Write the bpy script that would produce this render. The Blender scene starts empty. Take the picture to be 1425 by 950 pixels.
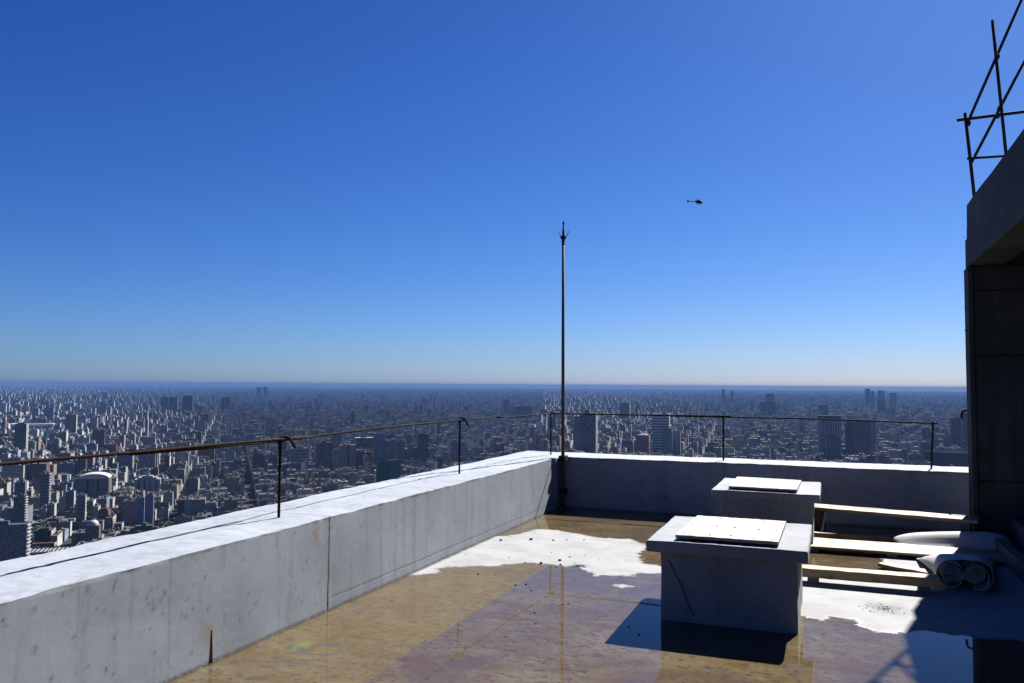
import bpy, bmesh, math, random
import numpy as np
from mathutils import Vector, Matrix

# ------------------------------------------------------------------ camera, sky, sun, exposure
sc = bpy.context.scene
col = sc.collection
R = math.radians
EYE = 1.65                      # eye above the terrace floor (floor is z = 0)
GZ = -215.0                    # street level of the city below
F_PX, PW, PH = 1140.0, 1425, 950
YAW, PITCH, ROLL = R(21.2), R(3.03), R(0.355)

fwd = Vector((-math.sin(YAW)*math.cos(PITCH), math.cos(YAW)*math.cos(PITCH), math.sin(PITCH)))
rgt = Vector((math.cos(YAW), math.sin(YAW), 0))
upv = rgt.cross(fwd)
cr, sr = math.cos(ROLL), math.sin(ROLL)
rgt, upv = rgt*cr + upv*sr, -rgt*sr + upv*cr
cam_d = bpy.data.cameras.new('camera')
cam = bpy.data.objects.new('camera', cam_d)
col.objects.link(cam)
cam_d.sensor_width = 36.0
cam_d.lens = F_PX/PW*36.0
cam_d.clip_start = 0.05
cam_d.clip_end = 150000.0
M = Matrix((rgt, upv, -fwd)).transposed().to_4x4()
M.translation = Vector((0, 0, EYE))
cam.matrix_world = M
sc.camera = cam

SUN_AZ, SUN_EL = R(14.3), R(42.6)   # azimuth clockwise from +Y
world = bpy.data.worlds.new('World')
sc.world = world
world.use_nodes = True
wn = world.node_tree
bg = wn.nodes['Background']
sky = wn.nodes.new('ShaderNodeTexSky')
sky.sky_type = 'NISHITA'
sky.sun_disc = False
sky.sun_elevation = SUN_EL
sky.sun_rotation = SUN_AZ
sky.altitude = 1500
sky.air_density = 1.0
sky.dust_density = 1.2
sky.ozone_density = 1.0
EXPOSURE = 1.6
SKY_STRENGTH = 0.1
# the camera's deep-blue colour response, the same for every direction of the sky
sep = wn.nodes.new('ShaderNodeSeparateColor'); comb = wn.nodes.new('ShaderNodeCombineColor')
wn.links.new(sky.outputs[0], sep.inputs[0])
for ch, (a_, g_) in enumerate(((-4.56, 1.60), (-3.58, 1.30), (-2.484, 1.045))):
    pw = wn.nodes.new('ShaderNodeMath'); pw.operation = 'POWER'; pw.inputs[1].default_value = g_
    ml = wn.nodes.new('ShaderNodeMath'); ml.operation = 'MULTIPLY'; ml.inputs[1].default_value = 1.06*math.exp(a_)/SKY_STRENGTH/2**EXPOSURE
    mn = wn.nodes.new('ShaderNodeMath'); mn.operation = 'MINIMUM'; mn.inputs[1].default_value = 1.0/SKY_STRENGTH/2**EXPOSURE
    wn.links.new(sep.outputs[ch], pw.inputs[0]); wn.links.new(pw.outputs[0], ml.inputs[0]); wn.links.new(ml.outputs[0], mn.inputs[0]); wn.links.new(mn.outputs[0], comb.inputs[ch])
wn.links.new(comb.outputs[0], bg.inputs[0])
bg.inputs[1].default_value = SKY_STRENGTH

sun_d = bpy.data.lights.new('sun', 'SUN')
sun_d.energy = 5.0
sun_d.angle = R(0.53)
sun_d.color = (1.0, 0.975, 0.93)
sun = bpy.data.objects.new('sun', sun_d)
col.objects.link(sun)
sdir = Vector((math.sin(SUN_AZ)*math.cos(SUN_EL), math.cos(SUN_AZ)*math.cos(SUN_EL), math.sin(SUN_EL)))
sun.rotation_euler = sdir.to_track_quat('Z', 'Y').to_euler()
sun.location = (20, 40, 60)

vs = sc.view_settings
vs.view_transform = 'Standard'
vs.look = 'None'
vs.gamma = 1.0
vs.use_curve_mapping = False
vs.exposure = EXPOSURE
sc.cycles.max_bounces = 6
sc.cycles.diffuse_bounces = 3
sc.cycles.glossy_bounces = 3
sc.cycles.volume_bounces = 0
sc.cycles.use_denoising = True

rnd = random.Random(7)
nr = np.random.default_rng(11)

# ------------------------------------------------------------------ helpers
def ray(px, py):
    d = fwd*F_PX + rgt*(px-PW/2) - upv*(py-PH/2)
    return d.normalized()
def on_z(px, py, z):
    d = ray(px, py)
    return Vector((0, 0, EYE)) + d*((z-EYE)/d.z)

def tag(o, label=None, cat=None, group=None, kind=None):
    if label: o['label'] = label
    if cat: o['category'] = cat
    if group: o['group'] = group
    if kind: o['kind'] = kind
    return o
def link(name, me, parent=None, mats=()):
    for m in mats:
        me.materials.append(m)
    o = bpy.data.objects.new(name, me)
    col.objects.link(o)
    if parent is not None: o.parent = parent
    return o
def empty(name, loc=(0, 0, 0), rz=0.0):
    o = bpy.data.objects.new(name, None)
    col.objects.link(o)
    o.location = loc
    o.rotation_euler = (0, 0, rz)
    o.empty_display_size = 0.2
    return o
def bm_obj(name, bm, mat, parent=None, smooth=False):
    me = bpy.data.meshes.new(name)
    bm.normal_update()
    bm.to_mesh(me); bm.free()
    if smooth:
        me.polygons.foreach_set('use_smooth', [True]*len(me.polygons))
    return link(name, me, parent, [mat] if mat else [])
def add_box(bm, x0, x1, y0, y1, z0, z1, mat=None, bevel=0.0):
    g = bmesh.ops.create_cube(bm, size=1.0)
    vsx = g['verts']
    for v in vsx:
        v.co = Vector(((x0+x1)/2+v.co.x*(x1-x0), (y0+y1)/2+v.co.y*(y1-y0), (z0+z1)/2+v.co.z*(z1-z0)))
        if mat is not None: v.co = mat @ v.co
    if bevel > 0:
        es = list({e for v in vsx for e in v.link_edges})
        bmesh.ops.bevel(bm, geom=es, offset=bevel, segments=1, affect='EDGES')
def tube(bm, pts, rad, seg=8, cap=True):
    """swept round bar through pts; rad a number or one per point"""
    pts = [Vector(p) for p in pts]
    n = len(pts)
    rads = rad if isinstance(rad, (list, tuple)) else [rad]*n
    rings = []
    ref = None
    for i, p in enumerate(pts):
        t = (pts[min(i+1, n-1)] - pts[max(i-1, 0)]).normalized()
        if ref is None:
            ref = Vector((0, 0, 1)) if abs(t.z) < 0.9 else Vector((1, 0, 0))
        a = t.cross(ref).normalized()
        b = t.cross(a).normalized()
        ref = -b if False else ref
        rings.append([bm.verts.new(p + (a*math.cos(2*math.pi*k/seg) + b*math.sin(2*math.pi*k/seg))*rads[i]) for k in range(seg)])
    for i in range(n-1):
        for k in range(seg):
            f = bm.faces.new((rings[i][k], rings[i][(k+1) % seg], rings[i+1][(k+1) % seg], rings[i+1][k]))
            f.smooth = True
    if cap:
        bm.faces.new(rings[0][::-1]); bm.faces.new(rings[-1])

# numpy value noise
_perm = nr.permutation(4096)
_val = nr.random(4096)
def vnoise(x, y, s=0):
    xi = np.floor(x).astype(np.int64); yi = np.floor(y).astype(np.int64)
    fx = x-xi; fy = y-yi
    fx = fx*fx*(3-2*fx); fy = fy*fy*(3-2*fy)
    def h(a, b): return _val[_perm[(a*73+b*1931+s*577) & 4095]]
    return (h(xi, yi)*(1-fx)+h(xi+1, yi)*fx)*(1-fy) + (h(xi, yi+1)*(1-fx)+h(xi+1, yi+1)*fx)*fy
def fbm(x, y, s=0, o=4):
    a, t, w = 0.0, 0.0, 1.0
    for k in range(o):
        a = a + w*vnoise(x*2**k, y*2**k, s+k*13); t += w; w *= 0.5
    return a/t
def poly_sd(px, py, poly):
    """signed distance, positive inside"""
    P = np.array(poly, float)
    d = np.full(px.shape, 1e9); inside = np.zeros(px.shape, bool)
    n = len(P)
    for i in range(n):
        a, b = P[i], P[(i+1) % n]
        e = b-a
        t = np.clip(((px-a[0])*e[0]+(py-a[1])*e[1])/(e@e), 0, 1)
        d = np.minimum(d, np.hypot(px-a[0]-t*e[0], py-a[1]-t*e[1]))
        c = ((a[1] > py) != (b[1] > py))
        with np.errstate(divide='ignore', invalid='ignore'):
            xx = (b[0]-a[0])*(py-a[1])/(b[1]-a[1]+1e-12)+a[0]
        inside ^= c & (px < xx)
    return np.where(inside, d, -d)
def seg_d(px, py, pts):
    d = np.full(px.shape, 1e9)
    for a, b in zip(pts[:-1], pts[1:]):
        a = np.array(a, float); b = np.array(b, float); e = b-a
        t = np.clip(((px-a[0])*e[0]+(py-a[1])*e[1])/(e@e+1e-12), 0, 1)
        d = np.minimum(d, np.hypot(px-a[0]-t*e[0], py-a[1]-t*e[1]))
    return d

# ------------------------------------------------------------------ materials
class NT:
    def __init__(self, name):
        self.m = bpy.data.materials.new(name); self.m.use_nodes = True
        self.t = self.m.node_tree
        self.b = self.t.nodes['Principled BSDF']
        self.out = self.t.nodes['Material Output']
    def n(self, typ, **kw):
        nd = self.t.nodes.new('ShaderNode'+typ)
        for k, v in kw.items(): setattr(nd, k, v)
        return nd
    def set(self, sock, v):
        if isinstance(v, bpy.types.NodeSocket): self.t.links.new(v, sock)
        else: sock.default_value = v
    def math(self, op, a, b=0.0, c=0.0, clamp=False):
        nd = self.n('Math', operation=op, use_clamp=clamp)
        self.set(nd.inputs[0], a); self.set(nd.inputs[1], b)
        if op in ('MULTIPLY_ADD', 'SMOOTH_MIN'): self.set(nd.inputs[2], c)
        return nd.outputs[0]
    def mix(self, f, a, b, mode='MIX'):
        nd = self.n('Mix', data_type='RGBA', blend_type=mode)
        self.set(nd.inputs[0], f)
        for i, v in ((6, a), (7, b)):
            if isinstance(v, tuple) and len(v) == 3: v = v+(1,)
            self.set(nd.inputs[i], v)
        return nd.outputs[2]
    def noise(self, scale, detail=4, rough=0.55, vec=None, dist=0.0):
        nd = self.n('TexNoise'); nd.inputs['Scale'].default_value = scale
        nd.inputs['Detail'].default_value = detail; nd.inputs['Roughness'].default_value = rough
        nd.inputs['Distortion'].default_value = dist
        if vec is not None: self.t.links.new(vec, nd.inputs['Vector'])
        return nd.outputs[0]
    def ramp(self, f, lo, hi, a=0.0, b=1.0):
        nd = self.n('MapRange'); nd.interpolation_type = 'SMOOTHSTEP'
        for i, v in enumerate((f, lo, hi, a, b)): self.set(nd.inputs[i], v)
        return nd.outputs[0]
    def pos(self):
        return self.n('NewGeometry').outputs['Position']
    def obj(self):
        return self.n('TexCoord').outputs['Object']
    def scaled(self, vec, s):
        nd = self.n('Mapping'); self.t.links.new(vec, nd.inputs[0]); nd.inputs['Scale'].default_value = s
        return nd.outputs[0]
    def attr(self, name, which='Fac'):
        nd = self.n('Attribute', attribute_name=name); return nd.outputs[which]
    def bump(self, h, strength=0.3, dist=0.01):
        nd = self.n('Bump'); nd.inputs['Strength'].default_value = strength; nd.inputs['Distance'].default_value = dist
        self.t.links.new(h, nd.inputs['Height']); self.t.links.new(nd.outputs[0], self.b.inputs['Normal'])
    def base(self, c): self.set(self.b.inputs['Base Color'], c if not isinstance(c, tuple) or len(c) == 4 else c+(1,))
    def rough(self, v): self.set(self.b.inputs['Roughness'], v)
    def metal(self, v): self.b.inputs['Metallic'].default_value = v

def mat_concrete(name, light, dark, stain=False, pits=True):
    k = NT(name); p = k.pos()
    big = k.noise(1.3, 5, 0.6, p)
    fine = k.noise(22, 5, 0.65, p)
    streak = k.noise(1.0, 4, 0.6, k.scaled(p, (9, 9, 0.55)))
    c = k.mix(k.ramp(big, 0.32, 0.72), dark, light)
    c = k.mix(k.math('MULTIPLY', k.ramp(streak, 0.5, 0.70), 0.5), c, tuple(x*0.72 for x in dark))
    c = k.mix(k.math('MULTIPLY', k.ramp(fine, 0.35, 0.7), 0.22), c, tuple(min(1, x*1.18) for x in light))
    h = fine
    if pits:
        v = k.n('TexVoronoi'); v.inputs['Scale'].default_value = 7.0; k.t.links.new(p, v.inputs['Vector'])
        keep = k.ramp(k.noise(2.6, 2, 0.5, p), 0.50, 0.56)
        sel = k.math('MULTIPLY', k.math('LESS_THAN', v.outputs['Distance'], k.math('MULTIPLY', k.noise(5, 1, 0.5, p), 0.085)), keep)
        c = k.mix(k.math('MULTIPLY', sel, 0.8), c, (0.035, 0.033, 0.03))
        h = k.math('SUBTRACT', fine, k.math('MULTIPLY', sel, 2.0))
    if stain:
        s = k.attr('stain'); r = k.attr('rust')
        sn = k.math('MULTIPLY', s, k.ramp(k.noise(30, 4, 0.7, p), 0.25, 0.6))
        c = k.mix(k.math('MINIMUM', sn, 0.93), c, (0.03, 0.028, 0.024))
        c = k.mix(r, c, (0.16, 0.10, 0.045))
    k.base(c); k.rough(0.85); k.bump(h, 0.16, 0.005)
    return k.m
M_WALL = mat_concrete('parapet_concrete', (0.222, 0.242, 0.276), (0.158, 0.173, 0.200), stain=True)
M_CONC = mat_concrete('shaft_concrete', (0.185, 0.195, 0.21), (0.12, 0.127, 0.138))
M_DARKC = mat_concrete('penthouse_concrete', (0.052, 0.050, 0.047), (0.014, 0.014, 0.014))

def mat_floor():
    k = NT('terrace_screed'); p = k.pos()
    wet = k.attr('wet')
    edge = k.math('ADD', wet, k.math('MULTIPLY', k.math('SUBTRACT', k.noise(9, 6, 0.62, p), 0.5), 0.22))
    edge = k.math('ADD', edge, k.math('MULTIPLY', k.math('SUBTRACT', k.noise(60, 3, 0.6, p), 0.5), 0.05))
    water = k.ramp(edge, 0.0, 0.012)
    damp = k.ramp(edge, -0.05, 0.004)
    # dry screed
    dn = k.noise(3.0, 6, 0.62, p)
    dry = k.mix(k.ramp(dn, 0.3, 0.7), (0.185, 0.185, 0.185), (0.235, 0.235, 0.24))
    spk = k.ramp(k.noise(38, 3, 0.55, k.scaled(p, (1, 1.6, 1))), 0.68, 0.74)
    dry = k.mix(k.math('MULTIPLY', spk, 0.55), dry, (0.12, 0.10, 0.085))
    dry = k.mix(k.math('MULTIPLY', k.ramp(k.noise(7, 6, 0.65, k.scaled(p, (0.7, 1.6, 1))), 0.52, 0.72), 0.55), dry, (0.14, 0.135, 0.13))
    # silt under the water
    n1 = k.noise(1.1, 6, 0.6, k.scaled(p, (1, 1.7, 1)), 0.6)
    n2 = k.noise(4.5, 6, 0.65, k.scaled(p, (0.8, 1.5, 1)), 0.5)
    n3 = k.noise(26, 4, 0.6, k.scaled(p, (0.9, 1.2, 1)))
    mud = k.mix(k.ramp(n1, 0.34, 0.66), (0.066, 0.047, 0.019), (0.098, 0.077, 0.041))
    mud = k.mix(k.math('MULTIPLY', k.ramp(n2, 0.5, 0.72), 0.65), mud, (0.092, 0.082, 0.068))
    mud = k.mix(k.math('MULTIPLY', k.ramp(n2, 0.46, 0.28), 0.6), mud, (0.045, 0.030, 0.017))
    mud = k.mix(k.math('MULTIPLY', k.ramp(k.noise(2.3, 5, 0.65, p), 0.54, 0.68), 0.5), mud, (0.075, 0.042, 0.036))
    mud = k.mix(k.math('MULTIPLY', k.ramp(n3, 0.585, 0.66), 0.85), mud, (0.022, 0.013, 0.009))
    fl = k.noise(14, 5, 0.7, k.scaled(p, (0.75, 1.25, 1)), 0.5)
    mud = k.mix(k.math('MULTIPLY', k.ramp(fl, 0.53, 0.62), 0.75), mud, (0.050, 0.026, 0.020))
    mud = k.mix(k.math('MULTIPLY', k.ramp(k.noise(8, 6, 0.7, k.scaled(p, (0.8, 1.5, 1)), 0.8), 0.55, 0.7), 0.6), mud, (0.118, 0.110, 0.098))
    mud = k.mix(k.math('MULTIPLY', k.ramp(k.noise(0.9, 5, 0.65, p, 0.8), 0.46, 0.64), 0.62), mud, (0.046, 0.036, 0.036))
    mud = k.mix(k.math('MULTIPLY', k.ramp(k.noise(3.2, 6, 0.7, p, 1.2), 0.56, 0.70), 0.7), mud, (0.080, 0.040, 0.014))
    silt = k.attr('silt')
    rst = k.ramp(k.noise(2.1, 6, 0.7, k.scaled(p, (1, 0.7, 1)), 1.0), 0.50, 0.66)
    mud = k.mix(k.math('MULTIPLY', silt, k.ramp(fl, 0.62, 0.4, 0.2, 0.62)), mud, (0.102, 0.075, 0.031))
    mud = k.mix(k.math('MULTIPLY', rst, 0.6), mud, (0.070, 0.042, 0.018))
    c = k.mix(damp, dry, (0.10, 0.095, 0.086))
    c = k.mix(water, c, mud)
    c = k.mix(k.attr('paint'), c, (0.042, 0.046, 0.046))
    c = k.mix(k.attr('green'), c, (0.085, 0.14, 0.03))
    d = k.math('MULTIPLY', k.attr('grime'), k.ramp(k.noise(18, 4, 0.7, p), 0.3, 0.55))
    c = k.mix(d, c, (0.025, 0.022, 0.018))
    k.base(c)
    rg = k.mix(water, k.mix(damp, (0.85,)*3, (0.5,)*3), (0.015,)*3)
    k.rough(rg)
    k.b.inputs['IOR'].default_value = 1.33
    nd = k.n('Bump'); nd.inputs['Distance'].default_value = 0.004
    k.set(nd.inputs['Strength'], k.math('SUBTRACT', 0.35, k.math('MULTIPLY', water, 0.346)))
    k.t.links.new(k.noise(30, 5, 0.6, p), nd.inputs['Height']); k.t.links.new(nd.outputs[0], k.b.inputs['Normal'])
    return k.m
M_FLOOR = mat_floor()

def mat_wood(name, a, b, scale=(1.2, 14, 14), knots=True):
    k = NT(name); p = k.obj()
    g = k.noise(2.2, 6, 0.6, k.scaled(p, scale), 0.8)
    c = k.mix(k.ramp(g, 0.3, 0.7), a, b)
    if knots:
        c = k.mix(k.math('MULTIPLY', k.ramp(k.noise(5, 3, 0.5, p), 0.62, 0.7), 0.6), c, tuple(x*0.35 for x in a))
    k.base(c); k.rough(0.7); k.bump(g, 0.2, 0.004)
    return k.m
M_PLANK = mat_wood('pine_plank', (0.155, 0.110, 0.055), (0.235, 0.186, 0.108))
M_PLANK2 = mat_wood('aged_orange_plank', (0.205, 0.13, 0.062), (0.267, 0.192, 0.105))
M_PLY = mat_wood('plywood_face', (0.165, 0.135, 0.112), (0.25, 0.222, 0.195), (3, 0.5, 3))
M_DARKWOOD = mat_wood('dark_timber', (0.07, 0.06, 0.055), (0.11, 0.1, 0.09))  # darker timber tone for blocks, battens, joists and formwork panels

def mat_rust(name, a, b, metal=0.2):
    k = NT(name); p = k.obj()
    c = k.mix(k.ramp(k.noise(40, 4, 0.6, p), 0.35, 0.65), a, b)
    k.base(c); k.rough(0.8); k.metal(metal if name.startswith('galv') else 0.0); k.b.inputs['Specular IOR Level'].default_value = 0.25 if metal > .3 else 0.06; k.bump(k.noise(160, 3, 0.6, p), 0.4, 0.002)
    return k.m
M_RUST = mat_rust('rusty_rebar', (0.008, 0.004, 0.003), (0.022, 0.010, 0.006))
M_RUSTD = mat_rust('dark_rebar', (0.010, 0.008, 0.007), (0.022, 0.013, 0.009))
M_RUSTO = mat_rust('orange_rust', (0.22, 0.07, 0.012), (0.15, 0.045, 0.01), 0.0)
M_SCAFF = mat_rust('scaffold_steel', (0.02, 0.018, 0.016), (0.05, 0.04, 0.032), 0.3)
M_GALV = mat_rust('galvanised_pole', (0.06, 0.06, 0.06), (0.10, 0.10, 0.098), 0.5)
M_BLACK = mat_rust('black_clamp', (0.015, 0.015, 0.016), (0.03, 0.03, 0.03), 0.0)
def mat_plain(name, c, rough=0.6, metal=0.0):
    k = NT(name); p = k.obj()
    k.base(k.mix(k.ramp(k.noise(6, 4, 0.6, p), 0.3, 0.7), tuple(x*0.85 for x in c), c)); k.rough(rough); k.metal(metal)
    if rough > .65: k.b.inputs['Specular IOR Level'].default_value = 0.0
    return k.m
M_FOAM = mat_plain('white_foam_sheet', (0.62, 0.62, 0.63), 0.6)
_t = M_FOAM.node_tree
_tr = _t.nodes.new('ShaderNodeBsdfTranslucent'); _tr.inputs[0].default_value = (0.66, 0.62, 0.55, 1)
_mx = _t.nodes.new('ShaderNodeMixShader'); _mx.inputs[0].default_value = 0.45
_t.links.new(_t.nodes['Principled BSDF'].outputs[0], _mx.inputs[1]); _t.links.new(_tr.outputs[0], _mx.inputs[2]); _t.links.new(_mx.outputs[0], _t.nodes['Material Output'].inputs['Surface'])
M_HELI = mat_plain('dark_helicopter_paint', (0.012, 0.011, 0.016), 0.7)
M_HELIRED = mat_plain('red_helicopter_paint', (0.09, 0.012, 0.012), 0.7)
M_GLASS = mat_plain('dark_canopy_glass', (0.01, 0.012, 0.02), 0.5)

def mat_city_facade():
    k = NT('city_facade')
    uv = k.n('UVMap', uv_map='uvm').outputs[0]
    sx = k.n('SeparateXYZ'); k.t.links.new(uv, sx.inputs[0])
    u, v = sx.outputs[0], sx.outputs[1]
    sty = k.attr('sty'); c = k.attr('col', 'Color')
    us = k.math('DIVIDE', u, 2.7); vv = k.math('DIVIDE', v, 3.0)
    fu, fv = k.math('FRACT', us), k.math('FRACT', vv)
    mu = k.math('LESS_THAN', k.math('ABSOLUTE', k.math('SUBTRACT', fu, 0.5)), 0.27)
    mv = k.math('LESS_THAN', k.math('ABSOLUTE', k.math('SUBTRACT', fv, 0.55)), 0.25)
    is2 = k.math('COMPARE', sty, 2.0, 0.0); is3 = k.math('COMPARE', sty, 3.0, 0.0)
    for s in (is2, is3): s.node.inputs[2].default_value = 0.4
    mu = k.math('MAXIMUM', mu, is2); mv = k.math('MAXIMUM', mv, is3)
    m = k.math('MULTIPLY', k.math('MULTIPLY', mu, mv), k.math('GREATER_THAN', sty, 0.5))
    cell = k.n('CombineXYZ')
    k.t.links.new(k.math('FLOOR', us), cell.inputs[0]); k.t.links.new(k.math('FLOOR', vv), cell.inputs[1])
    w = k.n('TexWhiteNoise', noise_dimensions='2D'); k.t.links.new(cell.outputs[0], w.inputs['Vector'])
    glass = k.mix(k.ramp(w.outputs[0], 0.55, 0.95), (0.018, 0.02, 0.024), (0.16, 0.15, 0.14))
    p = k.pos()
    grime = k.ramp(k.noise(0.12, 4, 0.65, p), 0.3, 0.7, 0.72, 1.08)
    streak = k.ramp(k.noise(0.5, 3, 0.6, k.scaled(p, (1, 1, 0.15))), 0.35, 0.65, 0.82, 1.05)
    wall = k.mix(1.0, c, k.math('MULTIPLY', grime, streak), 'MULTIPLY')
    k.base(k.mix(m, wall, glass))
    k.rough(k.mix(m, (0.85,)*3, (0.22,)*3))
    return k.m
M_FAC = mat_city_facade()
def mat_city_roof():
    k = NT('city_roof'); p = k.pos()
    c = k.attr('col', 'Color')
    g = k.ramp(k.noise(0.22, 4, 0.7, p), 0.3, 0.7, 0.6, 1.2)
    k.base(k.mix(1.0, c, g, 'MULTIPLY')); k.rough(0.85); k.b.inputs['Specular IOR Level'].default_value = 0.06
    return k.m
M_ROOF = mat_city_roof()
def mat_leaf(name, a, b):
    k = NT(name); p = k.pos()
    oi = k.n('ObjectInfo').outputs['Random']
    c = k.mix(k.ramp(k.noise(0.35, 3, 0.6, p), 0.3, 0.7), a, b)
    c = k.mix(k.math('MULTIPLY', oi, 0.4), c, (0.06, 0.075, 0.025))
    k.base(c); k.rough(0.7)
    return k.m
M_LEAF = mat_leaf('tree_foliage', (0.022, 0.045, 0.014), (0.05, 0.085, 0.025))
M_BARK = mat_plain('tree_bark', (0.06, 0.045, 0.035), 0.9)
def mat_ground():
    k = NT('city_ground'); p = k.pos()
    c = k.mix(k.ramp(k.noise(0.004, 6, 0.7, p), 0.35, 0.7), (0.026, 0.026, 0.027), (0.042, 0.04, 0.037))
    c = k.mix(k.math('MULTIPLY', k.ramp(k.noise(0.0012, 5, 0.65, p), 0.5, 0.65), 0.7), c, (0.016, 0.024, 0.012))
    k.base(c); k.rough(0.95); k.b.inputs['Specular IOR Level'].default_value = 0.0
    return k.m
M_GROUND = mat_ground()
M_ROAD = mat_plain('avenue_asphalt', (0.11, 0.11, 0.112), 0.9)
M_PAVE = mat_plain('pavement_slab', (0.20, 0.19, 0.175), 0.9)
M_LINE = mat_plain('lane_paint', (0.6, 0.6, 0.58), 0.7)

# ------------------------------------------------------------------ city mesh builder
def city_mesh(name, B, mats=True):
    """B: dict of arrays cx cy hx hy ang z0 z1 wcol rcol sf ss (front, side style)"""
    n = len(B['cx'])
    ca, sa = np.cos(B['ang']), np.sin(B['ang'])
    sx = np.array([-1, 1, 1, -1]); sy = np.array([-1, -1, 1, 1])
    lx = B['hx'][:, None]*sx; ly = B['hy'][:, None]*sy
    X = B['cx'][:, None]+lx*ca[:, None]-ly*sa[:, None]
    Y = B['cy'][:, None]+lx*sa[:, None]+ly*ca[:, None]
    V = np.empty((n, 8, 3))
    V[:, :4, 0] = X; V[:, 4:, 0] = X; V[:, :4, 1] = Y; V[:, 4:, 1] = Y
    V[:, :4, 2] = B['z0'][:, None]; V[:, 4:, 2] = B['z1'][:, None]
    q = np.array([[0, 1, 5, 4], [1, 2, 6, 5], [2, 3, 7, 6], [3, 0, 4, 7], [4, 5, 6, 7]])
    Fi = (np.arange(n)[:, None, None]*8+q[None]).reshape(-1)
    nf = n*5
    me = bpy.data.meshes.new(name)
    me.vertices.add(n*8); me.vertices.foreach_set('co', V.reshape(-1))
    me.loops.add(nf*4); me.loops.foreach_set('vertex_index', Fi.astype(np.int32))
    me.polygons.add(nf)
    me.polygons.foreach_set('loop_start', np.arange(0, nf*4, 4, dtype=np.int32))
    me.polygons.foreach_set('material_index', np.tile(np.array([0, 0, 0, 0, 1], np.int32), n))
    uv = np.zeros((n, 5, 4, 2))
    off = B.get('uo', nr.integers(0, 400, n)*2.7)
    w = np.stack([2*B['hx'], 2*B['hy'], 2*B['hx'], 2*B['hy']], 1)
    hgt = B['z1']-B['z0']
    for f in range(4):
        wf = np.maximum(np.round(w[:, f]/2.7), 1)*2.7
        uv[:, f, 0, 0] = off; uv[:, f, 3, 0] = off
        uv[:, f, 1, 0] = off+wf; uv[:, f, 2, 0] = off+wf
        uv[:, f, 2, 1] = hgt; uv[:, f, 3, 1] = hgt
    l = me.uv_layers.new(name='uvm'); l.data.foreach_set('uv', uv.reshape(-1))
    c = np.ones((n, 5, 4)); c[:, :4, :3] = B['wcol'][:, None]; c[:, 4, :3] = B['rcol']
    if 'scol' in B: c[:, [1, 3], :3] = B['scol'][:, None]
    a = me.attributes.new('col', 'FLOAT_COLOR', 'FACE'); a.data.foreach_set('color', c.reshape(-1))
    s = np.stack([B['sf'], B['ss'], B['sf'], B['ss'], np.zeros(n)], 1)
    a = me.attributes.new('sty', 'FLOAT', 'FACE'); a.data.foreach_set('value', s.reshape(-1).astype(np.float32))
    me.polygons.foreach_set('use_smooth', np.zeros(nf, bool))
    me.update(calc_edges=True)
    if mats:
        me.materials.append(M_FAC); me.materials.append(M_ROOF)
    return me
def box_mesh(name, boxes, wcol, rcol=None, sf=0, ss=0, side=None):
    """boxes in local coords (x0,x1,y0,y1,z0,z1)"""
    A = np.array(boxes, float); n = len(A)
    one = np.ones(n)
    B = dict(cx=(A[:, 0]+A[:, 1])/2, cy=(A[:, 2]+A[:, 3])/2, hx=(A[:, 1]-A[:, 0])/2, hy=(A[:, 3]-A[:, 2])/2,
             ang=0*one, z0=A[:, 4], z1=A[:, 5], wcol=np.tile(wcol, (n, 1)), rcol=np.tile(rcol if rcol is not None else wcol, (n, 1)),
             sf=sf*one, ss=ss*one, uo=one*2.7*rnd.randint(0, 300))
    if side is not None: B['scol'] = np.tile(side, (n, 1))
    return city_mesh(name, B)
def part(name, root, boxes, wcol, rcol=None, sf=0, ss=0, k=0.56, side=None):
    wcol = tuple(x*k for x in wcol); rcol = tuple(x*k for x in rcol) if rcol is not None else None
    return link(name, box_mesh(name, boxes, wcol, rcol, sf, ss, side), root)

COLS = {'off-white': (0.50, 0.49, 0.46), 'white': (0.66, 0.65, 0.63), 'cream': (0.50, 0.43, 0.30), 'pale grey': (0.36, 0.37, 0.385),
        'mid grey': (0.20, 0.205, 0.215), 'beige': (0.40, 0.32, 0.21), 'tan': (0.30, 0.215, 0.13), 'dusty pink': (0.40, 0.26, 0.22),
        'brick red': (0.22, 0.07, 0.045), 'brown': (0.14, 0.085, 0.055), 'slate blue': (0.13, 0.18, 0.26), 'charcoal': (0.055, 0.058, 0.065),
        'light blue-grey': (0.27, 0.34, 0.43), 'ochre': (0.36, 0.23, 0.08)}
COLS = {k: (v[0]*0.49, v[1]*0.51, v[2]*0.56) for k, v in COLS.items()}
CN = list(COLS)
CW = np.array([16, 9, 11, 16, 10, 8, 6, 4, 4, 4, 4, 3, 5, 2], float); CW /= CW.sum()
CV = np.array([COLS[k] for k in CN])
ROOFC = np.array([(0.16, 0.155, 0.15), (0.10, 0.10, 0.10), (0.24, 0.235, 0.23), (0.34, 0.34, 0.34), (0.17, 0.085, 0.06), (0.25, 0.10, 0.05), (0.07, 0.065, 0.06)])
ROOFC = ROOFC*0.42
RW = np.array([26, 22, 16, 6, 14, 4, 12], float); RW /= RW.sum()

S1, S2 = R(-40.0), R(-6.0)       # street azimuths of the two quarters of the city
AZ_SPLIT = R(-19.0)
def dist_of(yb): return 170.0*F_PX/max(yb-534.5, 1)
def ground_at(px, yb):
    p = on_z(px, yb, GZ); return p
def screen(P):
    """P (n,3) -> px, py, depth"""
    D = P-np.array([0, 0, EYE])
    f, r, u = np.array(fwd), np.array(rgt), np.array(upv)
    z = D@f
    return PW/2+F_PX*(D@r)/z, PH/2-F_PX*(D@u)/z, z

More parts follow.
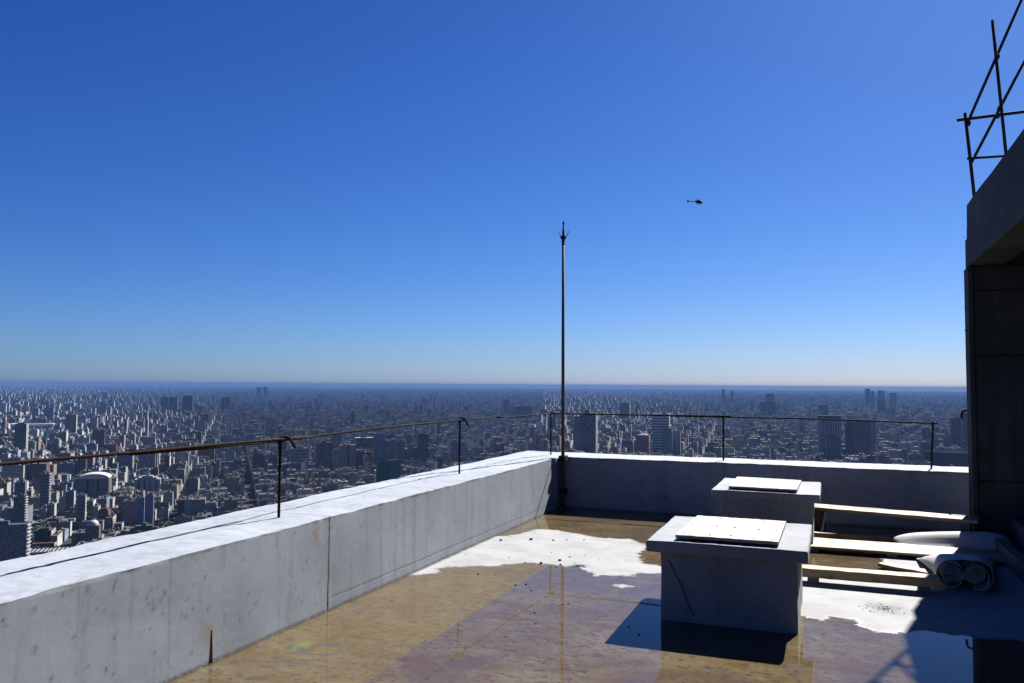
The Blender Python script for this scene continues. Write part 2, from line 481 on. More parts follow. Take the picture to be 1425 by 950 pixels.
# ------------------------------------------------------------------ ground, sky box of air
def sheet(name, x0, x1, y0, y1, z, mat):
    me = bpy.data.meshes.new(name)
    me.from_pydata([(x0, y0, z), (x1, y0, z), (x1, y1, z), (x0, y1, z)], [], [(0, 1, 2, 3)])
    return link(name, me, None, [mat])
GR = 46000
tag(sheet('ground', -GR, GR, -GR, GR, GZ, M_GROUND), 'dark street level of the city reaching to the horizon', 'ground', kind='structure')
hz_bm = bmesh.new()
add_box(hz_bm, -GR-500, GR+500, -GR-500, GR+500, GZ-1.5, 22.0)
hz = NT('haze_air')
hz.t.nodes.remove(hz.b)
pv = hz.n('VolumePrincipled')
pv.inputs['Color'].default_value = (0.088, 0.172, 0.365, 1)
pv.inputs['Density'].default_value = 4.8e-5
pv.inputs['Anisotropy'].default_value = 0.0
hz.t.links.new(pv.outputs[0], hz.out.inputs['Volume'])
haze = bm_obj('haze', hz_bm, hz.m)
tag(haze, 'thin blue haze lying over the far city', 'haze', kind='stuff')

# ------------------------------------------------------------------ landmark buildings, placed by bearing and distance
LM = []        # (screen rect, distance, footprint centre, radius)
def landmark(name, x0, x1, yt, yb, label, cat='building', quarter=None, turn=0.0, ratio=1.0, group=None):
    """returns root, width, depth, height; local -y faces the terrace"""
    xm = (x0+x1)/2
    p = ground_at(xm, yb)
    az = math.atan2(p.x, p.y)
    s = S1 if (az < AZ_SPLIT if quarter is None else quarter == 1) else S2
    s += turn
    _, _, zd = screen(np.array([[p.x, p.y, p.z]]))
    zd = float(zd[0])
    w = (x1-x0)*zd/F_PX
    h = (yb-yt)*zd/F_PX
    d = w*ratio
    # face is centred on p; push root back by half the depth along the street
    c = Vector((p.x+math.sin(s)*d/2, p.y+math.cos(s)*d/2, GZ))
    root = empty(name, c, -s)
    tag(root, label, cat, group)
    LM.append((x0-1, x1+1, yt, yb, zd, c.x, c.y, math.hypot(w, d)/2))
    return root, w, d, h
def roof_rim(root, w, d, h, c, t=0.4, up=1.0, name='roof'):
    return part(name, root, [(-w/2, w/2, -d/2, -d/2+t, h, h+up), (-w/2, w/2, d/2-t, d/2, h, h+up), (-w/2, -w/2+t, -d/2+t, d/2-t, h, h+up), (w/2-t, w/2, -d/2+t, d/2-t, h, h+up)], c)
def roof_boxes(root, w, d, h, c, k=2):
    for i in range(k):
        bw, bd, bh = w*rnd.uniform(.18, .35), d*rnd.uniform(.18, .35), rnd.uniform(2.5, 5)
        x, y = rnd.uniform(-.25, .25)*w, rnd.uniform(-.2, .2)*d
        part(['stair_tower', 'water_tank', 'machine_room'][i % 3], root, [(x-bw/2, x+bw/2, y-bd/2, y+bd/2, h, h+bh)], c)
def dark(c, f): return tuple(x*f for x in c)

# barrel-roofed hall
r, w, d, h = landmark('exhibition_hall', 110, 148, 666, 703, 'big grey hall with a barrel-vaulted roof and two tall dark front windows', 'hall', ratio=0.75)
part('wall', r, [(-w/2, w/2, -d/2, d/2, 0, h)], (0.25, 0.24, 0.215))
bm = bmesh.new()
prev = None
for i in range(17):
    a = math.pi*i/16
    x, z = -math.cos(a)*w/2*1.03, h+math.sin(a)*w*0.17
    cur = [bm.verts.new((x, -d/2-0.6, z)), bm.verts.new((x, d/2+0.6, z)), bm.verts.new((x, -d/2-0.6, h-0.3)), bm.verts.new((x, d/2+0.6, h-0.3))]
    if prev:
        bm.faces.new((prev[0], cur[0], cur[1], prev[1])); bm.faces.new((prev[2], cur[2], cur[0], prev[0])); bm.faces.new((prev[1], cur[1], cur[3], prev[3]))
    prev = cur
bm_obj('vaulted_roof', bm, mat_plain('pale_vault_metal', (0.36, 0.35, 0.33), 0.6), r)
for x in (-0.2*w, 0.16*w):
    part('window', r, [(x-1.8, x+1.8, -d/2-0.25, -d/2+0.1, h*0.5, h*0.93)], (0.03, 0.03, 0.035))
for i in range(7):
    y = -d/2+d*(i+0.5)/7
    part('buttress', r, [(w/2-0.1, w/2+0.9, y-0.9, y+0.9, 0, h)], (0.40, 0.385, 0.35))
for i in range(6):
    part('ledge', r, [(w/2-0.1, w/2+0.6, -d/2, d/2, h*(i+0.8)/6.4, h*(i+0.8)/6.4+0.9)], (0.40, 0.385, 0.35))

# dark green slab tower beside the arena
r, w, d, h = landmark('slab_tower', 20, 34, 590, 641, 'dark green-grey slab tower with a sunlit cream end wall', 'tower', ratio=0.9)
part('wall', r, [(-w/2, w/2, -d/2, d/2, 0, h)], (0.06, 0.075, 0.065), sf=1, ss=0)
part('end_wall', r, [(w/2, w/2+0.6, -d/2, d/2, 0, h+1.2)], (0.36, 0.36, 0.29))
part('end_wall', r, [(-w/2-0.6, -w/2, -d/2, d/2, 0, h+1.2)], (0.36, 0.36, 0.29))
part('crown', r, [(-w*.3, w*.3, -d*.3, d*.3, h, h+3)], (0.08, 0.08, 0.08))

# arena with a white rim
r, w, d, h = landmark('arena', 14, 69, 590, 604, 'long low arena with a thin white roof rim', 'arena', ratio=0.6)
bm = bmesh.new()
for (rad, z0, z1) in ((1.0, 0, h*0.78),):
    bmesh.ops.create_cone(bm, cap_ends=True, segments=40, radius1=1, radius2=1.0, depth=1, matrix=Matrix.Translation((0, 0, h*0.39)) @ Matrix.Diagonal((w/2*0.94, d/2*0.94, h*0.78, 1)))
bm_obj('stand', bm, mat_plain('arena_grey', (0.15, 0.155, 0.165), 0.8), r)
bm = bmesh.new()
N = 48
rings = []
for rr, z in ((0.98, h*0.80), (1.02, h), (0.90, h*1.02), (0.86, h*0.86)):
    rings.append([bm.verts.new((math.cos(2*math.pi*i/N)*w/2*rr, math.sin(2*math.pi*i/N)*d/2*rr, z)) for i in range(N)])
for a, b in zip(rings, rings[1:]+rings[:1]):
    for i in range(N): bm.faces.new((a[i], a[(i+1) % N], b[(i+1) % N], b[i]))
bm_obj('roof_rim', bm, mat_plain('arena_rim_white', (0.5, 0.5, 0.5), 0.6), r)

# white hotel with stepped top
r, w, d, h = landmark('white_hotel', 188, 221, 667, 691, 'wide white hotel block stepping up to a small central cupola', 'hotel', ratio=0.5)
wc = (0.40, 0.42, 0.47)
part('wall', r, [(-w/2, w/2, -d/2, d/2, 0, h)], wc, sf=1, ss=1)
part('upper_storey', r, [(-w*.36, w*.36, -d*.4, d*.4, h, h+3.2)], wc, sf=1)
part('upper_storey', r, [(-w*.2, w*.2, -d*.34, d*.34, h+3.2, h+6.2)], wc)
part('cupola', r, [(-w*.07, w*.07, -d*.15, d*.15, h+6.2, h+9.5), (-w*.035, w*.035, -d*.08, d*.08, h+9.5, h+13)], wc)
for x in (-.33, -.11, .11, .33):
    part('recess_shade', r, [(x*w-1.3, x*w+1.3, -d/2-0.15, -d/2+.1, 1, h-3)], (0.06, 0.065, 0.08))  # dark panels proud of the front, recess shade put into their colour

# green scaffold netting on two slabs under construction
gc = (0.03, 0.16, 0.10)
for (a, b, yt, lab) in ((525, 538.5, 643, 'narrower slab shrouded in dark green construction netting'), (541, 557, 641, 'broader slab shrouded in dark green construction netting')):
    r, w, d, h = landmark('netted_building', a, b, yt, 691, lab, 'building', ratio=0.9, group='green netted slabs')
    part('core', r, [(-w/2+.5, w/2-.5, -d/2+.5, d/2-.5, 0, h)], (0.2, 0.2, 0.19), sf=1, ss=1)
    for i in range(3):
        x = -w/2+w*i/3
        part('netting_panel', r, [(x+.05, x+w/3-.05, -d/2-0.25-.1*(i % 2), -d/2+.2, 1, h+1.5)], gc)
    part('netting_panel', r, [(-w/2-.3, -w/2+.2, -d/2, d/2, 1, h+1.5)], gc); part('netting_panel', r, [(w/2-.2, w/2+.3, -d/2, d/2, 1, h+1.5)], gc)

def tower(name, x0, x1, yt, yb, label, c, side=None, sf=1, ss=1, ratio=0.8, bands=0, bandc=None, fins=0, finc=None, boxes=2, crown=None, **kw):
    r, w, d, h = landmark(name, x0, x1, yt, yb, label, kw.pop('cat', 'tower'), ratio=ratio, **kw)
    part('wall', r, [(-w/2, w/2, -d/2, d/2, 0, h)], c, dark(c, 0.8), sf, ss)
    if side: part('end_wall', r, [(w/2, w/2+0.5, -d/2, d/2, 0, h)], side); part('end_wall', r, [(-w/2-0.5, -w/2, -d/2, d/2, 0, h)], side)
    for i in range(bands):
        z = h*(i+0.6)/bands
        part('floor_band', r, [(-w/2-.5, w/2+.5, -d/2-.7, d/2+.7, z, z+h/bands*0.42)], bandc)
    for i in range(fins):
        x = -w/2+w*(i+0.5)/fins
        part('fin', r, [(x-w/fins*.16, x+w/fins*.16, -d/2-0.9, -d/2+.1, h*.04, h*.93)], finc)
        y = -d/2+d*(i+0.5)/fins
        for s in (-1, 1):
            a, b = sorted((s*w/2-s*.1, s*(w/2+.9)))
            part('fin', r, [(a, b, y-d/fins*.16, y+d/fins*.16, h*.04, h*.93)], finc)
    roof_rim(r, w, d, h, dark(c, 1.1))
    roof_boxes(r, w, d, h, dark(c, 0.9), boxes)
    if crown: crown(r, w, d, h)
    return r
tower('tower_block', 473, 495, 620, 662, 'twin-tone beige tower with a dark recessed seam down its front', (0.30, 0.265, 0.21), sf=0, ss=1,
      crown=lambda r, w, d, h: part('seam', r, [(-w*.04, w*.06, -d/2-.2, -d/2+.1, 0, h)], (0.04, 0.04, 0.045)))
tower('tower_block', 521, 535, 604, 656, 'tall pale blue-grey slab with vertical ribs beside a pink-grey block', (0.24, 0.28, 0.35), fins=5, finc=(0.33, 0.37, 0.44))
tower('tower_block', 537, 553, 613, 656, 'pink-grey residential tower with pale corner piers next to a teal strip block', (0.27, 0.245, 0.25), fins=4, finc=(0.38, 0.36, 0.36))
tower('tower_block', 554, 563, 615, 657, 'slim teal-grey tower with thin horizontal bands', (0.09, 0.13, 0.15), bands=12, bandc=(0.2, 0.24, 0.26))
tower('tower_block', 581, 596, 606, 652, 'dark teal glass office tower with a flat top', (0.025, 0.06, 0.075), sf=2, ss=2)
tower('tower_block', 627, 640, 613, 652, 'light grey tower with three dark window stripes', (0.35, 0.365, 0.40), sf=3, ss=1)
tower('tower_block', 440, 462, 617, 664, 'broad dark maroon-brown block with a lit parapet', (0.075, 0.055, 0.055), sf=2)
tower('tower_block', 404, 428, 624, 652, 'wide low grey office slab with long white floor bands', (0.16, 0.155, 0.165), bands=6, bandc=(0.36, 0.36, 0.38), ratio=0.5)
tower('tower_block', 495, 520, 610, 634, 'long dark glass pavilion with a thin white roof edge', (0.03, 0.045, 0.05), sf=2, ratio=0.5, boxes=1,
      crown=lambda r, w, d, h: part('roof_edge', r, [(-w/2-1, w/2+1, -d/2-1, d/2+1, h+1.0, h+2.2)], (0.42, 0.42, 0.40)))

def crown_step(r, w, d, h):
    part('crown', r, [(-w*.22, w*.5, -d*.4, d*.4, h, h+7)], (0.13, 0.10, 0.065))
    part('crown', r, [(-w*.16, w*.1, -d*.3, d*.3, h+7, h+16)], (0.14, 0.105, 0.065))
tower('twin_tower', 806, 829, 578, 642, 'dark glass tower with a stepped brown crown and pale corner strip', (0.03, 0.045, 0.075), sf=2, ss=2, crown=crown_step, boxes=0,
      side=(0.28, 0.32, 0.38), ratio=0.7)
tower('twin_tower', 799, 806, 580, 638, 'narrow blue-grey shaft standing against the stepped brown crown tower', (0.12, 0.17, 0.25), sf=1, ss=1, ratio=2.0)
tower('striped_tower', 908, 931, 576, 641, 'white and blue tower striped with horizontal window bands', (0.10, 0.14, 0.20), sf=0, ss=0, bands=17, bandc=(0.75, 0.78, 0.84), ratio=0.8)
tower('tower_block', 924, 935, 597, 642, 'grey-green residential block with ribbed front before the striped tower', (0.21, 0.235, 0.225), fins=5, finc=(0.30, 0.325, 0.31))
tower('tower_block', 936, 947, 601, 640, 'plain pale blue slab with a white joint line down its middle', (0.27, 0.31, 0.38), sf=0, ss=1,
      crown=lambda r, w, d, h: part('joint', r, [(-w*.04, w*.04, -d/2-.2, -d/2+.1, 0, h)], (0.45, 0.47, 0.5)))
def hip(r, w, d, h):
    bm = bmesh.new()
    bmesh.ops.create_cone(bm, cap_ends=True, segments=4, radius1=w*.55, radius2=w*.12, depth=6, matrix=Matrix.Translation((0, 0, h+4)) @ Matrix.Rotation(R(45), 4, 'Z'))
    bm_obj('hipped_roof', bm, mat_plain('lilac_grey_roof', (0.24, 0.24, 0.32), 0.7), r)
tower('brick_block', 885, 903, 606, 636, 'red-brick block with a lilac hipped roof and white window column', (0.24, 0.065, 0.05), sf=1, ss=1, crown=hip, boxes=0)
tower('fin_tower', 1141, 1170, 579, 645, 'wide dark tower faced with tall white vertical fins', (0.03, 0.04, 0.065), sf=2, ss=2, fins=9, finc=(0.75, 0.76, 0.80), ratio=0.6, boxes=0,
      crown=lambda r, w, d, h: part('top_band', r, [(-w/2-.9, w/2+.9, -d/2-.9, d/2+.9, h*.93, h+.6)], (0.05, 0.06, 0.09)))
tower('tower_block', 1152, 1170, 607, 648, 'dark square block with pink-grey end walls standing before the finned tower', (0.03, 0.04, 0.06), side=(0.30, 0.28, 0.29), sf=2, ratio=0.8)
tower('tower_block', 1192, 1217, 586, 642, 'black glass slab tower with a blue-grey strip down its front', (0.016, 0.02, 0.032), sf=3, ss=2, ratio=0.6,
      crown=lambda r, w, d, h: part('edge_strip', r, [(w*.26, w*.45, -d/2-.4, -d/2+.1, 0, h+1)], (0.20, 0.25, 0.32)))
tower('tower_block', 1179, 1191, 587, 638, 'charcoal ribbed tower adjoining the black glass slab', (0.045, 0.05, 0.065), fins=4, finc=(0.09, 0.10, 0.12), ratio=1.2)
tower('brick_block', 1326, 1338, 583, 632, 'maroon brick slab tower beside the penthouse wall', (0.17, 0.035, 0.04), sf=1, ss=1)
tower('tower_block', 1341, 1352, 576, 642, 'blue glass tower half hidden by the penthouse wall', (0.09, 0.15, 0.23), sf=2, ss=2)
# rounded dark building with columns
r, w, d, h = landmark('colonnaded_building', 1296, 1372, 631, 657, 'low dark rounded building ringed with thin columns', 'building', ratio=0.8)
bm = bmesh.new()
bmesh.ops.create_cone(bm, cap_ends=True, segments=48, radius1=1, radius2=1, depth=1, matrix=Matrix.Translation((0, 0, h*.46)) @ Matrix.Diagonal((w/2*.95, d/2*.95, h*.92, 1)))
bm_obj('wall', bm, mat_plain('dark_drum', (0.03, 0.033, 0.042), 0.7), r)
bm = bmesh.new()
bmesh.ops.create_cone(bm, cap_ends=True, segments=48, radius1=1, radius2=1, depth=1, matrix=Matrix.Translation((0, 0, h*.96)) @ Matrix.Diagonal((w/2, d/2, h*.08, 1)))
bm_obj('roof', bm, mat_plain('drum_roof_grey', (0.012, 0.013, 0.016), 0.7), r)
for i in range(44):
    a = 2*math.pi*i/44
    part('column', r, [(math.cos(a)*w/2*.98-.5, math.cos(a)*w/2*.98+.5, math.sin(a)*d/2*.98-.5, math.sin(a)*d/2*.98+.5, 0, h*.92)], (0.10, 0.105, 0.12))

# near left group
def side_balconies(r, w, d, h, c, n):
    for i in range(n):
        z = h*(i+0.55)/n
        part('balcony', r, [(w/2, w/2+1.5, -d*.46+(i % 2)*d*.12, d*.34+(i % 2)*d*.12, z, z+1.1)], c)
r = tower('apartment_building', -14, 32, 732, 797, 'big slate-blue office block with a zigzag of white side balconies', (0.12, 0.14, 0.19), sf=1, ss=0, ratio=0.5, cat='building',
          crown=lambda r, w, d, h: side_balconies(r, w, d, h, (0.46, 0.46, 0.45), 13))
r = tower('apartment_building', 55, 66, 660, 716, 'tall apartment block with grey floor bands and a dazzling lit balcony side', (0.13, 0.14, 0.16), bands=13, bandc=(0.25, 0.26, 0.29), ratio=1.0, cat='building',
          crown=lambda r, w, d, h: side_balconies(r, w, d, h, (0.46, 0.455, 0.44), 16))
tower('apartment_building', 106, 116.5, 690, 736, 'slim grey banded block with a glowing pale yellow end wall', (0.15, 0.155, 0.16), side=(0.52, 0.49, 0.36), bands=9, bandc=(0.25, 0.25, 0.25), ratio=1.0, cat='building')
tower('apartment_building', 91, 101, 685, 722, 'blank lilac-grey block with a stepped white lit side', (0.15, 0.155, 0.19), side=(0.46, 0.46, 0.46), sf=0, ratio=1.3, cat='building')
tower('apartment_building', 20, 33, 672, 704, 'curved dark block of balconies beside the wide avenue', (0.08, 0.085, 0.10), bands=8, bandc=(0.14, 0.15, 0.17), cat='building')
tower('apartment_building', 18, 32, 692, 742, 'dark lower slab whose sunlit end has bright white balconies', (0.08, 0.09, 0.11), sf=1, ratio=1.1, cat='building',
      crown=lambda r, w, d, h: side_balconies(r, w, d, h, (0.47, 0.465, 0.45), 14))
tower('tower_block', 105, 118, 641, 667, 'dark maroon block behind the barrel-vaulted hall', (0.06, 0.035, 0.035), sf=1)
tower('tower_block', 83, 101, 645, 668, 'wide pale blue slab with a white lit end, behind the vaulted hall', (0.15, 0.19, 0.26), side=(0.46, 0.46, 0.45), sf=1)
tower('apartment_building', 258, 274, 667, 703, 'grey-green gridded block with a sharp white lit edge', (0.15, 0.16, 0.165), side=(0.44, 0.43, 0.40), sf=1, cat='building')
tower('apartment_building', 316, 327, 666, 700, 'sandy beige block with blank front near the dark street canyon', (0.26, 0.215, 0.15), sf=0, cat='building')
tower('apartment_building', 187, 199, 694, 735, 'plain lavender-blue slab, the lower of an adjoining pair', (0.22, 0.25, 0.34), sf=0, cat='building', group='pair of lavender slabs')
tower('apartment_building', 201, 212, 690, 735, 'plain lavender-blue slab, the taller of an adjoining pair', (0.22, 0.25, 0.34), sf=0, cat='building', group='pair of lavender slabs')
# slatted white roof
r, w, d, h = landmark('market_hall', 36, 92, 768, 789, 'low hall with a white sawtooth roof of dark slats', 'hall', ratio=0.5)
part('wall', r, [(-w/2, w/2, -d/2, d/2, 0, h)], (0.14, 0.14, 0.15), (0.45, 0.45, 0.44))
for i in range(11):
    x = -w/2+w*(i+.5)/11
    part('roof_slat', r, [(x-w*.016, x+w*.016, -d*.42, d*.42, h+.0, h+1.0)], (0.04, 0.04, 0.045))
part('fascia', r, [(-w/2-.4, w/2+.4, -d/2-.4, -d/2+.3, h-1.4, h+.5)], (0.48, 0.48, 0.47))
# domed building
r, w, d, h = landmark('domed_building', 119, 136, 732, 764, 'round-domed old building with pale dome and dark drum', 'building', ratio=1.0)
part('wall', r, [(-w/2, w/2, -d/2, d/2, 0, h)], (0.13, 0.12, 0.12), sf=1, ss=1)
bm = bmesh.new(); bmesh.ops.create_uvsphere(bm, u_segments=24, v_segments=12, radius=w*.42, matrix=Matrix.Translation((0, 0, h)))
bm_obj('dome', bm, mat_plain('pale_dome', (0.30, 0.29, 0.25), 0.6), r, True)
# distant pairs
for (a, b, yt, yb, lab, c) in ((235, 246, 553, 578, 'distant maroon tower beside a wider blue-black tower', (0.10, 0.03, 0.03)), (254, 267, 551, 581, 'widest blue-black distant tower beside a maroon one', (0.03, 0.045, 0.08)),
                            (308, 320, 553, 577, 'squat maroon distant tower standing by itself', (0.10, 0.035, 0.035)), (224, 234, 553, 577, 'greenish distant tower touching the maroon one', (0.09, 0.11, 0.11)),
                            (357, 363, 539, 556, 'hazy blue tower on the skyline, the broader of two side by side', (0.08, 0.10, 0.14)), (366.5, 371.5, 538, 556, 'hazy blue tower on the skyline, the slimmer of two side by side', (0.08, 0.10, 0.14)),
                            (1205, 1211, 541, 568, 'tallest hazy tower on the horizon beyond the black glass slab', (0.06, 0.08, 0.12)), (1213, 1217, 544, 568, 'thin hazy tower beside the tallest one on the horizon', (0.07, 0.09, 0.13)),
                            (1223, 1231, 543.5, 566, 'pale wide hazy tower on the horizon beside a slim pair', (0.15, 0.17, 0.22)), (1240, 1248, 547, 569, 'dark domed-top hazy tower on the horizon', (0.05, 0.065, 0.10)),
                            (1005, 1008.5, 541.5, 565, 'needle-thin hazy tower, the taller of a horizon pair', (0.06, 0.08, 0.13)), (1017, 1020.5, 544, 565, 'needle-thin hazy tower, the shorter of a horizon pair', (0.06, 0.08, 0.13)),
                            (143, 149, 546, 560, 'lone dark distant block on the hazy skyline', (0.05, 0.06, 0.10)), (1066, 1077, 548, 572, 'broad grey-violet distant tower behind the railing', (0.14, 0.13, 0.17)),
                            (1140, 1152, 564, 586, 'maroon distant slab behind the finned tower', (0.11, 0.05, 0.06)), (1223, 1232, 557, 578, 'brown distant tower with a stepped top', (0.13, 0.09, 0.08)),
                            (862, 876, 561, 588, 'pinkish distant slab behind the striped tower', (0.20, 0.15, 0.14)), (702, 709, 557, 580, 'tan distant tower near the mast', (0.20, 0.16, 0.12)),
                            (716, 741, 565, 588, 'wide pinkish distant block near the corner post', (0.22, 0.18, 0.17)), (1059, 1079, 559, 582, 'broad plum distant block behind the railing', (0.13, 0.09, 0.11))):
    tower('distant_tower', a, b, yt, yb, lab, c, sf=1, ss=1, boxes=1, ratio=0.9)

# ------------------------------------------------------------------ procedural city: lots on a street grid
lots = dict(cx=[], cy=[], hx=[], hy=[], ang=[], h=[])
p0 = on_z(350, 708, GZ)
PITCHB, STREET = 120.0, 15.0
def frame(s):
    return np.array([math.cos(s), -math.sin(s)]), np.array([math.sin(s), math.cos(s)])   # right, along
AVE = [np.array(on_z(-60, 696, GZ))[:2], np.array(on_z(40, 655, GZ))[:2]]               # wide avenue at the left
ave_d = (AVE[1]-AVE[0])/np.linalg.norm(AVE[1]-AVE[0])
AVE[0] = AVE[0]-ave_d*500; AVE[1] = AVE[1]+ave_d*900
PARKS = [(75, 693, 34), (214, 741, 24), (243, 745, 26), (66, 772, 20), (150, 745, 14), (60, 742, 22), (112, 708, 20), (308, 674, 24), (176, 640, 60), (230, 590, 130), (145, 600, 160), (826, 642, 30), (975, 645, 36), (700, 620, 40), (420, 690, 22), (250, 735, 25), (36, 700, 30)]
PARKS = [(on_z(a, b, GZ).x, on_z(a, b, GZ).y, rr) for a, b, rr in PARKS]
RMAX = 5400.0
park_trees = []
park_of = []
street_trees = []
for s, lo, hi in ((S1, R(-68), AZ_SPLIT), (S2, AZ_SPLIT, R(26))):
    ex, ey = frame(s)
    o = np.array([p0.x, p0.y])
    for i in range(-52, 53):
        for j in range(-16, 52):
            bc = o+ex*((i+0.5)*PITCHB)+ey*((j+0.5)*PITCHB)
            dist = math.hypot(*bc)
            if dist > RMAX or dist < 560: continue
            az = math.atan2(bc[0], bc[1])
            if az < lo or az > hi: continue
            half = (PITCHB-STREET)/2
            dens = fbm(np.array([bc[0]/600.]), np.array([bc[1]/600.]), 3, 3)[0]
            ltype = 'n'
            # wide canyon street runs along i = 0 line
            x0 = -half+(3 if (i == 0 and s == S1) else 0); x1 = half-(3 if (i == -1 and s == S1) else 0)
            d1, d2 = rnd.uniform(28, 44), rnd.uniform(28, 44)
            rects = []
            for (ya, yb_) in ((-half, -half+d1), (half-d2, half)):
                x = x0
                while x < x1-6:
                    wl = rnd.choice((8.7, 8.7, 9.5, 11, 14, 17.3, 20, 26))
                    if x+wl > x1-6: wl = x1-x
                    dd = (yb_-ya)*rnd.uniform(.62, 1.0)
                    if ya < 0: rects.append((x, x+wl, ya, ya+dd))
                    else: rects.append((x, x+wl, yb_-dd, yb_))
                    x += wl
            yy0, yy1 = -half+d1, half-d2
            for sgn in (-1, 1):
                y = yy0
                while y < yy1-5:
                    wl = rnd.choice((8.7, 10, 13, 17))
                    if y+wl > yy1-5: wl = yy1-y
                    dd = rnd.uniform(22, 40)
                    rects.append((x0, x0+dd, y, y+wl) if sgn < 0 else (x1-dd, x1, y, y+wl))
                    y += wl
            for (a, b, c_, d_) in rects:
                cx_, cy_ = (a+b)/2, (c_+d_)/2
                wp = bc+ex*cx_+ey*cy_
                area = (b-a)*(d_-c_)
                u = rnd.random()-0.35*(dens-0.5)-0.0001*min(area, 900)
                if u < 0.10: fl = rnd.randint(13, 19)
                elif u < 0.40: fl = rnd.randint(7, 12)
                elif u < 0.62: fl = rnd.randint(4, 7)
                else: fl = rnd.randint(1, 3)
                if rnd.random() < 0.006: fl = rnd.randint(20, 30)
                if dist < 1350 and fl > 6: fl = rnd.choice((2, 3, 4, 5, 6, 7))
                elif dist < 1900 and fl > 10: fl = rnd.choice((4, 6, 8, 9, 11))
                lots['cx'].append(wp[0]); lots['cy'].append(wp[1]); lots['hx'].append((b-a)/2); lots['hy'].append((d_-c_)/2)
                lots['ang'].append(-s); lots['h'].append(fl*3.0+rnd.uniform(.6, 1.6))
            if dist < 2900 and rnd.random() < 0.7:
                for side in ('x', 'y'):
                    if rnd.random() < 0.5: continue
                    for t in np.arange(-half+5, half, 8.5):
                        if rnd.random() < .3: continue
                        q = bc+(ex*(half+5)+ey*t if side == 'x' else ey*(-half-5)+ex*t)
                        street_trees.append((q[0], q[1], rnd.uniform(.7, 1.15)))
L = {k: np.array(v) for k, v in lots.items()}
keep = np.ones(len(L['cx']), bool)
for (a, b, yt, yb, zd, cx_, cy_, rad) in LM:
    keep &= np.hypot(L['cx']-cx_, L['cy']-cy_) > rad+np.hypot(L['hx'], L['hy'])*0.8
for (x, y, rr) in PARKS:
    keep &= np.hypot(L['cx']-x, L['cy']-y) > rr+np.minimum(L['hx'], L['hy'])
    for _ in range(int(rr*rr*3.14/70)):
        a, q = rnd.uniform(0, 6.283), rr*math.sqrt(rnd.random())
        park_trees.append((x+q*math.cos(a), y+q*math.sin(a), rnd.uniform(.8, 1.5))); park_of.append((x, y))
da = seg_d(L['cx'], L['cy'], AVE)
keep &= da > 28+np.minimum(L['hx'], L['hy'])
L = {k: v[keep] for k, v in L.items()}
# nothing tall between the terrace and a landmark
P = np.stack([L['cx'], L['cy'], GZ+L['h']], 1)
sxx, syy, sz = screen(P)
hwp = np.hypot(L['hx'], L['hy'])*F_PX/sz
for (a, b, yt, yb, zd, cx_, cy_, rad) in LM:
    m = (sxx+hwp > a) & (sxx-hwp < b) & (sz < zd) & (syy < yb-(yb-yt)*.22)
    lim = EYE-((yb-(yb-yt)*.22)-534.5)*sz/F_PX-GZ
    L['h'] = np.where(m, np.clip(lim, 4.0, L['h']), L['h'])
    syy = screen(np.stack([L['cx'], L['cy'], GZ+L['h']], 1))[1]
n = len(L['cx'])
ci = nr.choice(len(CN), n, p=CW)
low = L['h'] < 11
wcol = CV[ci]*nr.uniform(.88, 1.08, (n, 1))
rcol = ROOFC[nr.choice(len(ROOFC), n, p=RW)]
rcol = np.where((~low)[:, None] & (rcol[:, :1] > rcol[:, 2:]*1.5), ROOFC[0], rcol)*nr.uniform(.8, 1.15, (n, 1))
sf = nr.choice([0, 1, 1, 1, 2, 2, 3], n).astype(float)
ss = nr.choice([0, 0, 0, 1, 1], n).astype(float)
pw_ = nr.random(n)
scol = np.where((pw_ < .42)[:, None], np.array([.33, .325, .31])*nr.uniform(.75, 1.1, (n, 1)), wcol)
# visible area of every lot building, near to far
W2, H2 = 1425, 950
occ = np.zeros((H2, W2), bool)
xs = np.arange(W2)
line = np.where(xs < 740, 782-0.2095*xs, 627+0.0378*(xs-740))
occ[np.arange(H2)[:, None] > line[None]] = True
occ[:, 1349:] = True
allx = np.concatenate([L['cx'], [l[5] for l in LM]]); ally = np.concatenate([L['cy'], [l[6] for l in LM]])
order = np.argsort(np.hypot(allx, ally))
vis = np.zeros(n)
rect = np.zeros((n, 4))
for k in order:
    if k < n:
        ca, sa = math.cos(L['ang'][k]), math.sin(L['ang'][k])
        q = [(L['cx'][k]+sx_*L['hx'][k]*ca-sy_*L['hy'][k]*sa, L['cy'][k]+sx_*L['hx'][k]*sa+sy_*L['hy'][k]*ca, z) for sx_ in (-1, 1) for sy_ in (-1, 1) for z in (GZ, GZ+L['h'][k])]
        X, Y, Z = screen(np.array(q))
        if Z.min() < 50: continue
        x0_, x1_, y0_, y1_ = X.min(), X.max(), Y.min(), Y.max()
        y0_ += 0.0
    else:
        x0_, x1_, y0_, y1_ = LM[k-n][:4]
    a, b, c_, d_ = max(int(round(x0_)), 0), min(int(round(x1_)), W2), max(int(round(y0_)), 0), min(int(round(y1_)), H2)
    if a >= b or c_ >= d_: continue
    o = occ[c_:d_, a:b]
    if k < n:
        vis[k] = (~o).sum(); rect[k] = (x0_, x1_, y0_, y1_)
    occ[c_:d_, a:b] = True
NIND = 300-len(LM)
top = np.argsort(-vis)[:NIND]
ind = np.zeros(n, bool); ind[top] = True

